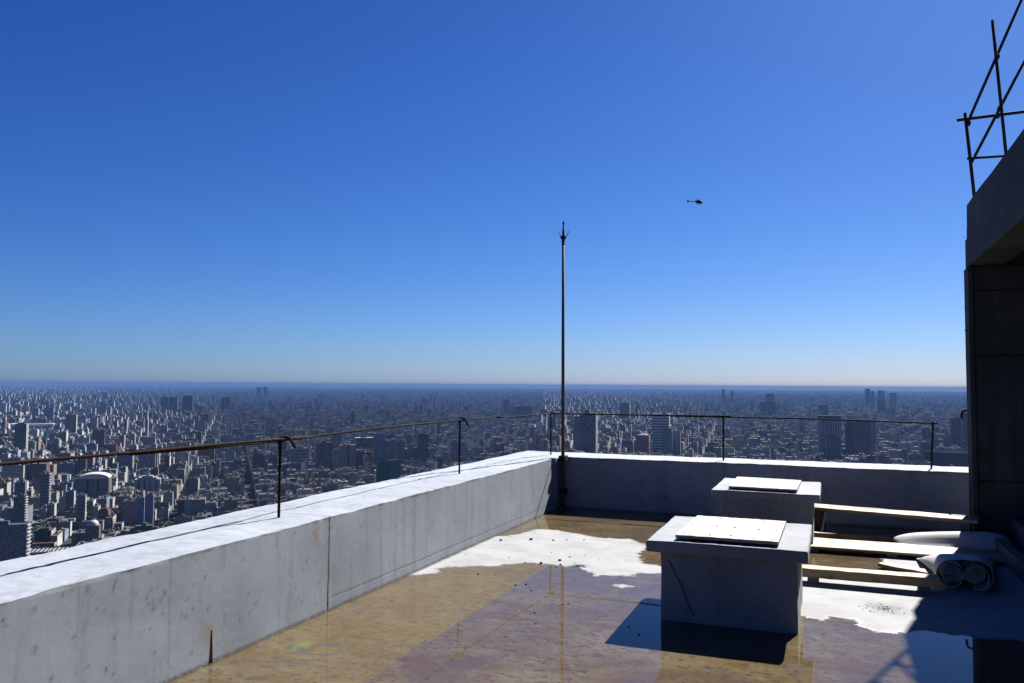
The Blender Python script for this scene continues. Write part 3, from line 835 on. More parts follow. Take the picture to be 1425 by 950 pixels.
def stuff_boxes(L, sel, detail):
    """main boxes plus stair towers, tanks and setbacks, as arrays"""
    idx = np.nonzero(sel)[0]
    out = {k: [] for k in ('cx', 'cy', 'hx', 'hy', 'ang', 'z0', 'z1', 'wcol', 'rcol', 'sf', 'ss', 'scol')}
    def put(i, lx, ly, hx, hy, z0, z1, w, r_, f, s_):
        ca, sa = math.cos(L['ang'][i]), math.sin(L['ang'][i])
        for k, v in (('cx', L['cx'][i]+lx*ca-ly*sa), ('cy', L['cy'][i]+lx*sa+ly*ca), ('hx', hx), ('hy', hy), ('ang', L['ang'][i]), ('z0', GZ+z0), ('z1', GZ+z1), ('wcol', w), ('rcol', r_), ('sf', f), ('ss', s_), ('scol', scol[i] if z0 == 0 else w)):
            out[k].append(v)
    for i in idx:
        hx, hy, h = L['hx'][i], L['hy'][i], L['h'][i]
        put(i, 0, 0, hx-.02, hy-.02, 0, h, wcol[i], rcol[i], sf[i], ss[i])
        if not detail: continue
        if h > 11:
            if rnd.random() < .4 and hx > 5:
                g = rnd.uniform(.55, .8); zz = rnd.choice((3.0, 6.0))
                put(i, 0, hy*rnd.uniform(-.1, .15), hx*g, hy*g*.8, h, h+zz, wcol[i], rcol[i], sf[i], ss[i]); base = h+zz
            else: base = h
            put(i, rnd.uniform(-.3, .3)*hx, rnd.uniform(-.3, .3)*hy, rnd.uniform(1.5, 2.6), rnd.uniform(1.6, 3), base, base+rnd.uniform(2.6, 5), wcol[i], rcol[i], 0, 0)
            if rnd.random() < .5: put(i, rnd.uniform(-.5, .5)*hx, rnd.uniform(-.5, .5)*hy, 1.1, 1.1, base if base == h else h, (base if base == h else h)+rnd.uniform(1.8, 3), CV[1], CV[1], 0, 0)
        elif rnd.random() < .5:
            put(i, rnd.uniform(-.4, .4)*hx, rnd.uniform(-.5, .5)*hy, rnd.uniform(1.2, 2.5), rnd.uniform(1.5, 4), h, h+rnd.uniform(1.5, 3), wcol[i], rcol[i], 0, 0)
    return {k: np.array(v) for k, v in out.items()}
near = stuff_boxes(L, ~ind, True)
o = link('city_blocks', city_mesh('city_blocks', near))
tag(o, 'dense mass of low and mid-rise city buildings filling the plain', 'city', kind='stuff')

# far city
def far_boxes(n0, r0, r1, wlo, whi, tallp, dpow):
    rr = (r0**dpow+(r1**dpow-r0**dpow)*nr.random(n0))**(1/dpow)
    az = nr.uniform(R(-66), R(24), n0)
    x, y = rr*np.sin(az), rr*np.cos(az)
    dens = fbm(x/1900., y/1900., 5, 4)
    k = dens > 0.05
    x, y, dens = x[k], y[k], dens[k]; m = len(x)
    h = nr.gamma(2.0, 5.5, m)+4
    t = nr.random(m) < tallp*np.clip((dens-.38)*6, .2, 2.5)
    h = np.where(t, nr.uniform(28, 75, m), h)
    t2 = nr.random(m) < 0.0022
    h = np.where(t2, nr.uniform(70, 118, m), h)
    hx = nr.uniform(wlo, whi, m)/2; hy = nr.uniform(wlo, whi, m)/2
    sl = t | t2
    hx = np.where(sl, np.minimum(hx, nr.uniform(6, 15, m)), hx); hy = np.where(sl, np.minimum(hy, nr.uniform(8, 18, m)), hy)
    azz = np.arctan2(x, y)
    ang = np.where(azz < AZ_SPLIT, -S1, -S2)+nr.choice([0, 0, 0, .5], m)
    c = CV[nr.choice(len(CN), m, p=CW)]*nr.uniform(.8, 1.1, (m, 1))
    return dict(cx=x, cy=y, hx=hx, hy=hy, ang=ang, z0=np.full(m, GZ), z1=GZ+h, wcol=c, rcol=ROOFC[nr.choice(len(ROOFC), m, p=RW)]*1.0,
                scol=np.where(nr.random((m, 1)) < .35, np.array([[.34, .335, .32]]), c), sf=nr.choice([0, 1, 1, 2], m).astype(float), ss=nr.choice([0, 0, 1], m).astype(float))
o = link('far_city', city_mesh('far_city', far_boxes(76000, RMAX, 18000, 13, 36, .26, 1.5)))
tag(o, 'far city of countless pale buildings fading into blue haze', 'city', kind='stuff')
o = link('horizon_city', city_mesh('horizon_city', far_boxes(30000, 18000, 44000, 30, 90, .16, 1.3)))
tag(o, 'outermost rim of city blocks dissolving at the horizon', 'city', kind='stuff')

# ------------------------------------------------------------------ the buildings that show largest, one by one
NUM = ['zero', 'one', 'two', 'three', 'four', 'five', 'six', 'seven', 'eight', 'nine', 'ten', 'eleven', 'twelve', 'thirteen', 'fourteen', 'fifteen', 'sixteen', 'seventeen', 'eighteen', 'nineteen', 'twenty'] + ['twenty-'+x for x in ('one', 'two', 'three', 'four', 'five', 'six', 'seven', 'eight', 'nine')]+['thirty', 'thirty-one']
FACN = {0: 'blank front', 1: 'gridded windows', 2: 'ribbon windows', 3: 'tall window stripes'}
used = {}
lmn = [(l[5], l[6], rt) for l, rt in zip(LM, [o for o in col.objects if o.type == 'EMPTY' and 'label' in o])]
SHORT = {}
for o in col.objects:
    if o.type == 'EMPTY' and 'label' in o:
        t = o['label']
        for cut in (' with ', ' beside ', ' whose ', ' standing ', ' next ', ' behind ', ' before ', ' half ', ' near ', ' stepping ', ' touching ', ' on the ', ' down ', ' faced ', ' striped ', ' ringed ', ' shrouded ', ' adjoining ', ','):
            t = t.split(cut)[0]
        SHORT[o.name] = ' '.join(t.split()[-6:])
balc_cache = {}
for rank, i in enumerate(top):
    hx, hy, h = L['hx'][i], L['hy'][i], L['h'][i]
    wc = tuple(wcol[i]); rc = tuple(rcol[i])
    fl = max(1, int(round((h-1)/3)))
    root = empty('apartment_building' if fl > 3 else 'low_house', (L['cx'][i], L['cy'][i], GZ), L['ang'][i])
    part('wall', root, [(-hx+.02, hx-.02, -hy+.02, hy-.02, 0, h)], wc, rc, sf[i], ss[i], k=1.0, side=tuple(scol[i]))
    roof_rim(root, 2*hx-.04, 2*hy-.04, h, dark(wc, 1.05), .3, .9)
    feats = []
    if fl > 3:
        base = h
        if rank % 3 == 0 and hx > 5:
            g = rnd.uniform(.55, .78)
            part('upper_storey', root, [(-hx*g, hx*g, -hy*g*.8, hy*g*.8, h, h+3.0)], wc, rc, sf[i], ss[i], k=1.0); base = h+3.0
            feats.append('set-back top floor')
        x, y = rnd.uniform(-.3, .3)*hx, rnd.uniform(-.25, .25)*hy
        part('stair_tower', root, [(x-1.9, x+1.9, y-2.2, y+2.2, base, base+rnd.uniform(2.8, 4.6))], wc, rc, k=1.0)
        if rank % 2 == 0:
            x, y = rnd.choice((-.6, .6))*hx, rnd.uniform(-.6, .6)*hy
            part('water_tank', root, [(x-1.2, x+1.2, y-1.2, y+1.2, h, h+2.6)], (0.45, 0.45, 0.45)); feats.append('white roof tank')
        if rank % 5 in (1, 3) and h > 14:
            bw = hx*rnd.uniform(.5, .85)
            for q in range(1, fl):
                part('balcony', root, [(-bw, bw, -hy-1.1, -hy-.02, q*3.0+.1, q*3.0+1.05)], dark(wc, 1.12), k=1.0)
            feats.append('stacked front balconies')
        elif rank % 5 == 2 and h > 14:
            for q in range(1, fl):
                part('balcony', root, [(hx+.02, hx+1.2, -hy*.7, hy*.3, q*3.0+.1, q*3.0+1.05)], dark(wc, 1.15), k=1.0)
            feats.append('side balconies')
    else:
        if rank % 2 == 0:
            x, y = rnd.uniform(-.3, .3)*hx, rnd.uniform(-.3, .3)*hy
            part('roof_room', root, [(x-hx*.35, x+hx*.35, y-hy*.25, y+hy*.25, h, h+2.6)], wc, rc, k=1.0); feats.append('small roof room')
        roofname = 'red-tiled roof' if rc[0] > rc[2]*1.6 else ('pale flat roof' if rc[0] > .2 else 'dark flat roof')
        feats.insert(0, roofname)
    lab = f"{CN[ci[i]]} {NUM[min(fl, 31)]}-storey block with {FACN[int(sf[i])]}" + (' and '+feats[-1] if len(feats) == 1 else (', '+' and '.join(feats[:2]) if feats else ''))
    j = min(range(len(lmn)), key=lambda q: (lmn[q][0]-L['cx'][i])**2+(lmn[q][1]-L['cy'][i])**2)
    used.setdefault(lab, []).append((root, j))
    tag(root, lab, 'building' if fl > 3 else 'house', 'city blocks below the parapet')
LMTXT = ['the vaulted hall', 'the dark green slab tower', 'the arena', 'the white stepped hotel', 'the netted slabs', 'the netted slabs']
for lab, lst in used.items():
    if len(lst) < 2: continue
    for root, j in lst:
        t = LMTXT[j] if j < len(LMTXT) else 'the '+SHORT[lmn[j][2].name]
        extra = lab+' near '+t
        if len(extra.split()) > 16: extra = lab.split(' and ')[0]+' near '+t
        root['label'] = extra if len(extra.split()) <= 16 else lab

# ------------------------------------------------------------------ trees
def crown_mesh(name, seed, clumps, per, size):
    g = np.random.default_rng(seed)
    V, Fc = [], []
    for _ in range(clumps):
        while True:
            c = g.uniform(-1, 1, 3)
            if np.linalg.norm(c) < 1: break
        c = c*np.array([3.3, 3.3, 2.3])+np.array([0, 0, 6.2])
        for _ in range(per):
            q = c+g.normal(0, .62, 3)
            a = g.normal(0, 1, 3); a /= np.linalg.norm(a)
            b = np.cross(a, g.normal(0, 1, 3)); b /= np.linalg.norm(b)
            k = len(V); e = size*g.uniform(.6, 1.3)
            V += [q-a*e, q+b*e*.6, q+a*e, q-b*e*.6]; Fc.append((k, k+1, k+2, k+3))
    me = bpy.data.meshes.new(name); me.from_pydata([tuple(v) for v in V], [], Fc)
    me.materials.append(M_LEAF)
    return me
CROWNS = [crown_mesh('crown', 100+k, 22, 20, .62) for k in range(4)]
bm = bmesh.new()
tube(bm, [(0, 0, 0), (.05, 0, 2), (0, .1, 4), (.1, 0, 6.4)], [.32, .26, .2, .08], 7)
for a in range(4):
    tube(bm, [(0, 0, 3.2+.3*a), (1.1*math.cos(a*1.6), 1.1*math.sin(a*1.6), 4.8+.2*a), (2.0*math.cos(a*1.6), 2.0*math.sin(a*1.6), 6+.2*a)], [.14, .1, .04], 5)
trunk_me = bpy.data.meshes.new('trunk'); bm.to_mesh(trunk_me); bm.free(); trunk_me.materials.append(M_BARK)
T = np.array(park_trees+street_trees)
isp = np.arange(len(T)) < len(park_trees)
tx, ty, tz = screen(np.stack([T[:, 0], T[:, 1], np.full(len(T), GZ+6)], 1))
inf = (tx > 0) & (tx < 1349) & (ty < np.where(tx < 740, 782-.2095*tx, 627+.0378*(tx-740))) & (tz > 0)
# visible pixels left open by the building rectangles is too strict for trees; rank by nearness, parks first
score = np.where(inf, np.where(isp, 2500, 0)-tz, -1e9)
tsel = np.argsort(-score)[:220]
tind = np.zeros(len(T), bool); tind[tsel] = True
for k in tsel:
    root = empty('city_tree', (T[k, 0], T[k, 1], GZ), rnd.uniform(0, 6.28))
    root.scale = (T[k, 2],)*3
    c = bpy.data.objects.new('crown', CROWNS[k % 4]); col.objects.link(c); c.parent = root
    t = bpy.data.objects.new('trunk', trunk_me); col.objects.link(t); t.parent = root
    if isp[k]:
        px_, py_ = park_of[k]
        j = min(range(len(lmn)), key=lambda q: (lmn[q][0]-px_)**2+(lmn[q][1]-py_)**2)
        t_ = 'the '+' '.join(LMTXT[j].split()[1:]) if j < len(LMTXT) else 'the '+SHORT[lmn[j][2].name]
        tag(root, ('tall ' if T[k, 2] > 1.25 else ('small ' if T[k, 2] < 1.0 else ''))+'dark green tree in the planted square by '+t_, 'tree', 'trees of the square by '+t_)
    else: tag(root, 'dark green street tree lining a kerb between the blocks', 'tree', 'street trees')
rest = T[~tind]
fx = nr.uniform(0, 1, 9000); azf = nr.uniform(R(-60), R(18), 9000)
rf = 1500+fx**.7*9000
xf, yf = rf*np.sin(azf), rf*np.cos(azf)
kf = fbm(xf/420., yf/420., 9, 4) > .60
rest = np.concatenate([rest, np.stack([xf[kf], yf[kf], nr.uniform(.9, 1.9, kf.sum())], 1)])
lowc = []
for k in range(3):
    me = crown_mesh('tmp', 300+k, 10, 4, 1.35)
    v = np.empty(len(me.vertices)*3); me.vertices.foreach_get('co', v); lowc.append(v.reshape(-1, 3)); bpy.data.meshes.remove(me)
VV = np.concatenate([lowc[k % 3]*t[2]+np.array([t[0], t[1], GZ]) for k, t in enumerate(rest)])
nq = len(VV)//4
me = bpy.data.meshes.new('tree_canopy')
me.vertices.add(len(VV)); me.vertices.foreach_set('co', VV.reshape(-1))
me.loops.add(nq*4); me.loops.foreach_set('vertex_index', np.arange(nq*4, dtype=np.int32))
me.polygons.add(nq); me.polygons.foreach_set('loop_start', np.arange(0, nq*4, 4, dtype=np.int32))
me.polygons.foreach_set('use_smooth', np.zeros(nq, bool))
me.update(calc_edges=True)
tag(link('tree_canopy', me, None, [M_LEAF]), 'dark green tree canopy scattered through the farther streets', 'trees', kind='stuff')

# wide avenue with lane lines
nrm = np.array([-ave_d[1], ave_d[0]])
def strip(name, off0, off1, z, mat, parent=None, a0=0.0, a1=None):
    A, Bq = AVE[0], AVE[1]
    ln = np.linalg.norm(Bq-A) if a1 is None else a1
    pts = [A+ave_d*a0+nrm*off0, A+ave_d*ln+nrm*off0, A+ave_d*ln+nrm*off1, A+ave_d*a0+nrm*off1]
    me = bpy.data.meshes.new(name); me.from_pydata([(p[0], p[1], z) for p in pts], [], [(3, 2, 1, 0)])
    me.flip_normals() if False else None
    return link(name, me, parent, [mat])
av = strip('road', -22, 22, GZ+.05, M_ROAD)
tag(av, 'wide pale grey avenue crossing between the near blocks', 'road', kind='structure')
for q in (-11, -.3, .3, 11):
    strip('lane_line', q-.15, q+.15, GZ+.10, M_LINE, av)

# ================================================================== the terrace
def on_x(px, py, X):
    d = ray(px, py); return Vector((0, 0, EYE))+d*(X/d.x)
def on_y(px, py, Y):
    d = ray(px, py); return Vector((0, 0, EYE))+d*(Y/d.y)
WX, WY = -3.43, 10.70           # inner faces of the two parapets
PT, PH_ = 0.76, 0.68            # parapet thickness, height
WXO, WYO = WX-PT, WY+0.72

def set_attr(me, name, arr):
    a = me.attributes.new(name, 'FLOAT', 'POINT'); a.data.foreach_set('value', np.asarray(arr, np.float32).reshape(-1))

def grid_obj(name, V, nu, nv, mat, parent=None, attrs=None, closed_v=False):
    me = bpy.data.meshes.new(name)
    i, j = np.meshgrid(np.arange(nu-1), np.arange(nv-1), indexing='ij')
    a = (i*nv+j).ravel()
    Fq = np.stack([a, a+nv, a+nv+1, a+1], 1)
    me.vertices.add(len(V)); me.vertices.foreach_set('co', V.reshape(-1))
    me.loops.add(len(Fq)*4); me.loops.foreach_set('vertex_index', Fq.reshape(-1).astype(np.int32))
    me.polygons.add(len(Fq)); me.polygons.foreach_set('loop_start', np.arange(0, len(Fq)*4, 4, dtype=np.int32))
    me.polygons.foreach_set('use_smooth', np.zeros(len(Fq), bool))
    me.update(calc_edges=True)
    for k, v in (attrs or {}).items(): set_attr(me, k, v)
    return link(name, me, parent, [mat])

# ---- floor: one sheet, fine where the terrace is seen
gx = np.concatenate([[WX-0.3], np.arange(WX, 1.7, 0.02), np.arange(1.8, 9, .4)])
gy = np.concatenate([np.arange(-6, 3.2, .4), np.arange(3.2, WY+.001, 0.02), [WY+.3]])
GX, GY = np.meshgrid(gx, gy, indexing='ij')
xx, yy = GX.ravel(), GY.ravel()
DRY = [[(-3.5, 6.30), (-3.22, 6.53), (-3.3, 6.74), (-3.06, 6.9), (-2.86, 6.99), (-2.7, 7.22), (-2.52, 7.26), (-2.33, 7.24), (-2.14, 7.23), (-1.91, 6.99), (-1.61, 7.12), (-1.61, 7.24), (-1.35, 7.29), (-1.40, 7.57),
        (-1.65, 7.66), (-1.77, 8.07), (-1.77, 8.46), (-2.02, 8.78), (-2.36, 8.73), (-2.88, 8.98), (-3.16, 8.96), (-3.29, 8.42), (-3.5, 8.38)],
       [(-0.4, 6.42), (-0.22, 6.35), (-0.08, 6.28), (-0.02, 6.42), (0.08, 6.43), (0.21, 6.37), (0.12, 6.28), (0.27, 6.16), (0.39, 6.17), (0.59, 6.30), (0.76, 6.26), (1.16, 6.29), (2.5, 6.3), (9, 6.5), (9, 10.0), (1.3, 9.6), (0.36, 9.0), (0.42, 8.8), (0.56, 8.36), (0.58, 8.1), (-.3, 7.7)],
       [(-1.71, 6.71), (-1.64, 6.79), (-1.51, 6.74), (-1.6, 6.66)]]
wet = np.full(xx.shape, 1e3)
for pgn in DRY: wet = np.minimum(wet, -poly_sd(xx, yy, pgn))
wet = np.clip(wet, -.6, .6)
paint = np.zeros(xx.shape)
def pxs(*q): return [tuple(on_z(a, b, 0))[:2] for a, b in q]
STROKES = [pxs((400, 903), (408, 897), (418, 902), (424, 908), (432, 901), (446, 897), (459, 897), (471, 899), (473, 904), (466, 910), (448, 912)),
           pxs((381, 912), (388, 917), (396, 921), (408, 919)), pxs((396, 921), (424, 924), (436, 918)), pxs((403, 908), (417, 909))]
for st in STROKES:
    dd = seg_d(xx, yy, st)
    paint = np.maximum(paint, np.clip(1.4-dd/.016, 0, 1)*.95)
paint *= np.clip(fbm(xx*9, yy*9, 4, 3)*2.2-.35, 0, 1)
gc0 = on_z(421, 897, 0)
green = np.clip(1.0-np.hypot((xx-gc0.x)/.075, (yy-gc0.y)/.085), 0, 1)**.6*.8*np.clip(fbm(xx*14, yy*14, 6, 2)*2-.4, 0, 1)
ring = on_z(358, 933, 0)
paint = np.maximum(paint, np.clip(.55-np.abs(np.hypot((xx-ring.x)/.11, (yy-ring.y)/.12)-1)*2, 0, 1)*.6)
wl = xx-WX
grime = np.clip(1-(wl-.012)/.025, 0, 1)*.9
grime = np.maximum(grime, np.clip(1-(WY-yy)/.03, 0, 1)*.7)
dbr = on_z(805, 787, 0)
grime = np.maximum(grime, np.clip(1.1-np.hypot((xx-dbr.x)/.10, (yy-dbr.y)/.09), 0, 1)*.8)
dbr = on_z(1232, 846, 0)
grime = np.maximum(grime, np.clip(1.0-np.hypot((xx-dbr.x)/.20, (yy-dbr.y)/.22), 0, 1)*.62)
silt = np.clip((fbm(xx*.9, yy*.6, 21, 4)-.40)*4, 0, 1)*np.clip(1.25-(xx-WX)/1.5, 0.12, 1)
zz = np.where(wet < 0, .0, 0.0)+0*xx
floor = grid_obj('terrace_floor', np.stack([xx, yy, zz], 1), len(gx), len(gy), M_FLOOR, None, dict(wet=wet, paint=paint, green=green, grime=grime, silt=silt))
tag(floor, 'rain-wet brown terrace screed with dry white patches', 'floor', kind='structure')

# ---- the tower that carries the terrace
bm = bmesh.new(); add_box(bm, WXO+.02, 22, -26, WYO-.02, GZ, -.35)
tw = bm_obj('host_tower', bm, M_DARKC)
tag(tw, 'tall concrete tower under the terrace', 'building', kind='structure')
# ---- parapets
def parapet_segment(name, s0, s1, fine0, fine1, to_world, parent, side, kick=None, thick=PT):
    ds = .015 if side == 'l' else .02
    s = np.concatenate([np.arange(s0, fine0, .3), np.arange(max(s0, fine0), min(s1, fine1), ds), np.arange(min(s1, fine1), s1, .3), [s1]])
    s = np.unique(np.round(s, 4))
    sec = [(0.0, z) for z in np.arange(-.05, PH_-.006, ds if side == 'l' else .03)] + [(0.0, PH_-.006), (.006, PH_)]
    sec += [(t, PH_) for t in np.arange(.03, thick-.02, .03)] + [(thick-.008, PH_), (thick, PH_-.008), (thick, .3), (thick, -3.0)]
    sec = np.array(sec)
    S, Tt = np.meshgrid(s, sec[:, 0], indexing='ij'); _, Z = np.meshgrid(s, sec[:, 1], indexing='ij')
    S, Tt, Z = S.ravel(), Tt.ravel(), Z.ravel()
    inner = Tt < 1e-6
    topm = (Z > PH_-.02)
    # uneven trowelled edges
    e = (fbm(S*3.1, Tt*3+7, 31, 4)-.5)
    Z = Z + np.where(topm, e*.016+(fbm(S*14, Tt*9, 33, 3)-.5)*.006, 0)
    nearedge = np.clip((Z-PH_+.016)/.012, 0, 1)*(Tt < .02)
    T2 = Tt+nearedge*(fbm(S*6, Z*2, 35, 4)-.5)*.012
    T2 = T2+np.where(Tt > thick-.02, (fbm(S*2.3, Z*0+3, 37, 4)-.5)*.05*(Z > .2), 0)
    T2 = T2+np.where(inner, (fbm(S*1.4, Z*1.4, 39, 3)-.5)*.010*np.clip((PH_-.01-Z)/.25, 0, 1), 0)
    if kick is not None:
        T2 = T2-np.where(inner & (Z < kick), .0015, 0)
    # stains
    st = np.zeros(S.shape); rs = np.zeros(S.shape)
    if side == 'l':
        for q, wd, am in ((3.02, .004, .3), (3.62, .004, .35), (4.05, .005, .3), (4.6, .004, .3), (5.17, .009, 1.0), (5.75, .005, .28), (6.35, .004, .3), (7.05, .004, .25), (7.9, .005, .3), (8.9, .004, .25)):
            st = np.maximum(st, np.clip(1.2-np.abs(S-q-(vnoise(Z*12, Z*0+q, 2)-.5)*.012)/wd/1.5, 0, 1)*am*inner)
        def spot(px, py, ry, rz, a):
            nonlocal st
            p = on_x(px, py, WX)
            st = np.maximum(st, np.clip(1.5-1.5*np.hypot((S-p.y)/ry, (Z-p.z)/rz), 0, 1)*a*inner)
        for q in ((122, 821, .012, .045, 1), (159, 817, .010, .035, .95), (214, 846, .022, .03, .55), (259, 858, .022, .02, .5), (47, 847, .025, .025, .45), (49, 905, .02, .04, .5), (197, 881, .03, .015, .4),
                  (124, 845, .008, .06, .35), (268, 775, .012, .012, .8), (273, 778, .01, .01, .8), (284, 778, .01, .01, .7), (411, 741, .03, .012, .8), (450, 722, .02, .02, .9), (470, 735, .02, .03, .4), (388, 849, .012, .05, .35), (419, 838, .008, .06, .45)):
            spot(*q)
        for q in ((440, 745, .05, .10, .55), (462, 726, .06, .06, .5), (287, 882, .06, .09, .35), (318, 905, .05, .08, .25), (596, 690, .08, .1, .2), (610, 700, .06, .12, .25)):
            p = on_x(q[0], q[1], WX)
            rs = np.maximum(rs, np.clip(1.3-np.hypot((S-p.y)/q[2], (Z-p.z)/q[3]), 0, 1)*q[4]*inner*np.clip(fbm(S*8, Z*3, 8, 3)*2-.3, 0, 1))
        if kick is not None:
            st = np.maximum(st, np.clip(1.2-np.abs(Z-kick)/.006, 0, 1)*.8*inner)
        if kick is None:
            kz = .075
    rng = np.random.default_rng(5 if side == 'l' else 6)
    for _ in range(150):
        a, b = rng.uniform(s0 if side == 'b' else 2.4, s1), rng.uniform(.04, PH_-.02)
        ra, rb = rng.uniform(.006, .02), rng.uniform(.006, .022)
        m = (np.abs(S-a) < .05) & inner
        st[m] = np.maximum(st[m], np.clip(1.6-1.6*np.hypot((S[m]-a)/ra, (Z[m]-b)/rb), 0, 1)*rng.uniform(.3, .9))
    st = np.maximum(st, np.clip(1-(Z-.004)/.02, 0, 1)*inner*.9)
    edge = np.clip(1-np.abs(Z-(PH_-.012))/.016, 0, 1)*(Tt < .012)*np.clip(fbm(S*7, Z*0, 41, 3)*4-2.1, 0, 1)
    st = np.maximum(st, edge*.9)
    V = to_world(S, T2, Z)
    return grid_obj(name, V, len(s), len(sec), M_WALL, parent, dict(stain=st, rust=rs))
left = empty('parapet_wall', (0, 0, 0))
tag(left, 'long sunlit concrete parapet split by a vertical joint', 'wall')
tl = lambda S, T_, Z: np.stack([WX-T_, S, Z], 1)
parapet_segment('wall_segment', -6.0, 5.167, 2.3, 5.17, tl, left, 'l')
parapet_segment('wall_segment', 5.173, WYO, 5.1, WY+.02, tl, left, 'l', kick=.085)
bm = bmesh.new(); add_box(bm, WX-.60, WX-.022, 5.14, 5.20, 0, PH_-.02)
bm_obj('joint_filler', bm, M_BLACK, left)
back = empty('parapet_wall', (0, 0, 0))
tag(back, 'shaded concrete parapet closing the far end, its top edge sunlit', 'wall')
tb = lambda S, T_, Z: np.stack([S, WY+T_, Z], 1)[:, :]
seg = parapet_segment('wall_segment', WX+.002, 6.0, WX, 1.6, tb, back, 'b', thick=WYO-WY)
me = seg.data
me.flip_normals()
for o in left.children:
    if o.name.startswith('wall_segment'): pass

bm = bmesh.new(); tube(bm, [(WX-.002, 3.964, -.01), (WX-.002, 3.964, .10), (WX-.001, 3.964, .195)], [.0085, .0065, .0045], 8)
bm_obj('rebar_stub', bm, M_RUSTO, left)

# ---- rebar guard rail
rail = empty('guard_rail', (-3.735, 4.98, PH_))
tag(rail, 'rusty rebar guard rail on thin hooked posts along both parapets', 'railing')
def rpart(name, bm, mat):
    o = bm_obj(name, bm, mat); o.parent = rail; o.matrix_parent_inverse = Matrix.Translation(-rail.location); return o
def wob(pts, n, amp, seed):
    g = random.Random(seed); out = []
    for a, b in zip(pts[:-1], pts[1:]):
        for i in range(n):
            t = i/n; p = Vector(a).lerp(Vector(b), t)
            out.append(p+Vector((g.uniform(-amp, amp), g.uniform(-amp, amp), g.uniform(-amp, amp))))
    out.append(Vector(pts[-1])); return out
POSTS = []
posts = [((-3.735, 1.9), 1.235, 'y'), ((-3.735, 4.979), 1.239, 'y'), ((-3.776, 8.173), 1.266, 'y'), ((-3.665, 10.984), 1.252, 'c'), ((-1.305, 11.005), 1.256, 'x'), ((1.117, 11.011), 1.229, 'x')]
for (x, y), zt, kind in posts:
    bm = bmesh.new()
    lean = .03 if kind == 'x' and x > 1 else 0
    tip = [(x, y, PH_-.03), (x+lean*.5, y, (PH_+zt)/2), (x+lean, y, zt-.012)]
    if kind == 'y':
        tip += [(x, y+.006, zt+.012), (x+.01, y+.035, zt+.026), (x+.022, y+.075, zt+.012), (x+.03, y+.11, zt-.03), (x+.036, y+.13, zt-.065)]
    elif kind == 'c':
        tip += [(x+.004, y-.004, zt+.012), (x+.02, y-.015, zt+.022), (x+.045, y-.03, zt+.01), (x+.05, y-.04, zt-.05)]
    else:
        tip += [(x+lean, y, zt+.018)]
    tube(bm, tip, .0105 if kind != 'x' else .0115, 8)
    POSTS.append(rpart('post', bm, M_RUSTD))
bm = bmesh.new(); tube(bm, wob([(-3.727, -4, 1.262), (-3.727, 2.8, 1.255), (-3.722, 5.35, 1.243)], 8, .0015, 1), .0095, 8); rpart('rail_bar', bm, M_RUST)
bm = bmesh.new(); tube(bm, wob([(-3.752, 4.3, 1.232), (-3.748, 4.98, 1.232), (-3.76, 6.3, 1.258), (-3.765, 8.3, 1.262), (-3.73, 9.6, 1.25), (-3.655, 11.02, 1.248)], 5, .002, 2), .0082, 8); rpart('rail_bar', bm, M_RUST)
bm = bmesh.new(); tube(bm, wob([(-3.72, 10.995, 1.252), (-2.4, 10.99, 1.252), (-1.2, 10.99, 1.262)], 7, .002, 3), .0095, 8); rpart('rail_bar', bm, M_RUSTD)
bm = bmesh.new(); tube(bm, wob([(-2.0, 11.02, 1.247), (-1.3, 11.022, 1.247), (-.13, 11.02, 1.246), (1.2, 11.0, 1.222)], 7, .002, 4), .0095, 8); rpart('rail_bar', bm, M_RUSTD)
for ((x, y), zt, kind), po in list(zip(posts, POSTS))[1:]:
    bm = bmesh.new()
    for q in range(3):
        a = [(x+.017*math.cos(t), y+.017*math.sin(t)*.6, zt-.02+.008*q+.012*math.sin(t)) for t in np.linspace(0, 5.8, 9)]
        tube(bm, a, .0025, 5)
    bm_obj('tie_wire', bm, M_RUSTD, po)
bm = bmesh.new(); tube(bm, [(-3.735, 3.6, 1.248), (-3.74, 4.2, 1.24), (-3.735, 4.5, 1.242)], .016, 8); rpart('splice', bm, M_RUST)

# bent pipe by the penthouse wall
bm = bmesh.new(); tube(bm, [(1.75, 11.0, 1.385), (1.50, 11.0, 1.383), (1.465, 11.0, 1.372), (1.452, 11.0, 1.34), (1.449, 11.0, 1.285)], .014, 8)
tag(bm_obj('bent_pipe', bm, M_RUSTD), 'short dark pipe bent downward, sticking out beside the penthouse wall', 'pipe')

# ---- lightning mast
mast = empty('lightning_mast', (-3.372, 10.62, 0))
tag(mast, 'tall thin grey lightning mast with pronged tip rising from the far corner', 'lightning rod')
bm = bmesh.new(); tube(bm, [(0, 0, 0), (0, 0, .7), (-.003, 0, 2.2), (-.004, 0, 3.62)], [.025, .025, .021, .018], 12); bm_obj('pole', bm, M_GALV, mast)
bm = bmesh.new(); tube(bm, [(-.004, 0, 3.56), (-.004, 0, 3.58), (-.004, 0, 3.60)], [.022, .024, .022], 12); bm_obj('ferrule', bm, M_GALV, mast)
bm = bmesh.new(); tube(bm, [(-.004, 0, 3.645), (-.004, 0, 3.66), (-.004, 0, 3.685), (-.004, 0, 3.69)], [.03, .04, .04, .02], 12); bm_obj('collar', bm, M_BLACK, mast)
bm = bmesh.new(); tube(bm, [(-.004, 0, 3.60), (-.004, 0, 3.70), (-.004, 0, 3.76), (-.002, 0, 3.84), (-.002, 0, 3.86), (-.002, 0, 3.875), (-.002, 0, 3.905)], [.022, .018, .012, .008, .014, .013, .002], 10); bm_obj('spike', bm, M_BLACK, mast)
for a in (0.15, 1.7, 3.25, 4.8):
    bm = bmesh.new(); c, s_ = math.cos(a), math.sin(a)
    tube(bm, [(.03*c, .03*s_, 3.67), (.085*c, .085*s_, 3.765)], [.006, .003], 6); bm_obj('prong', bm, M_BLACK, mast)
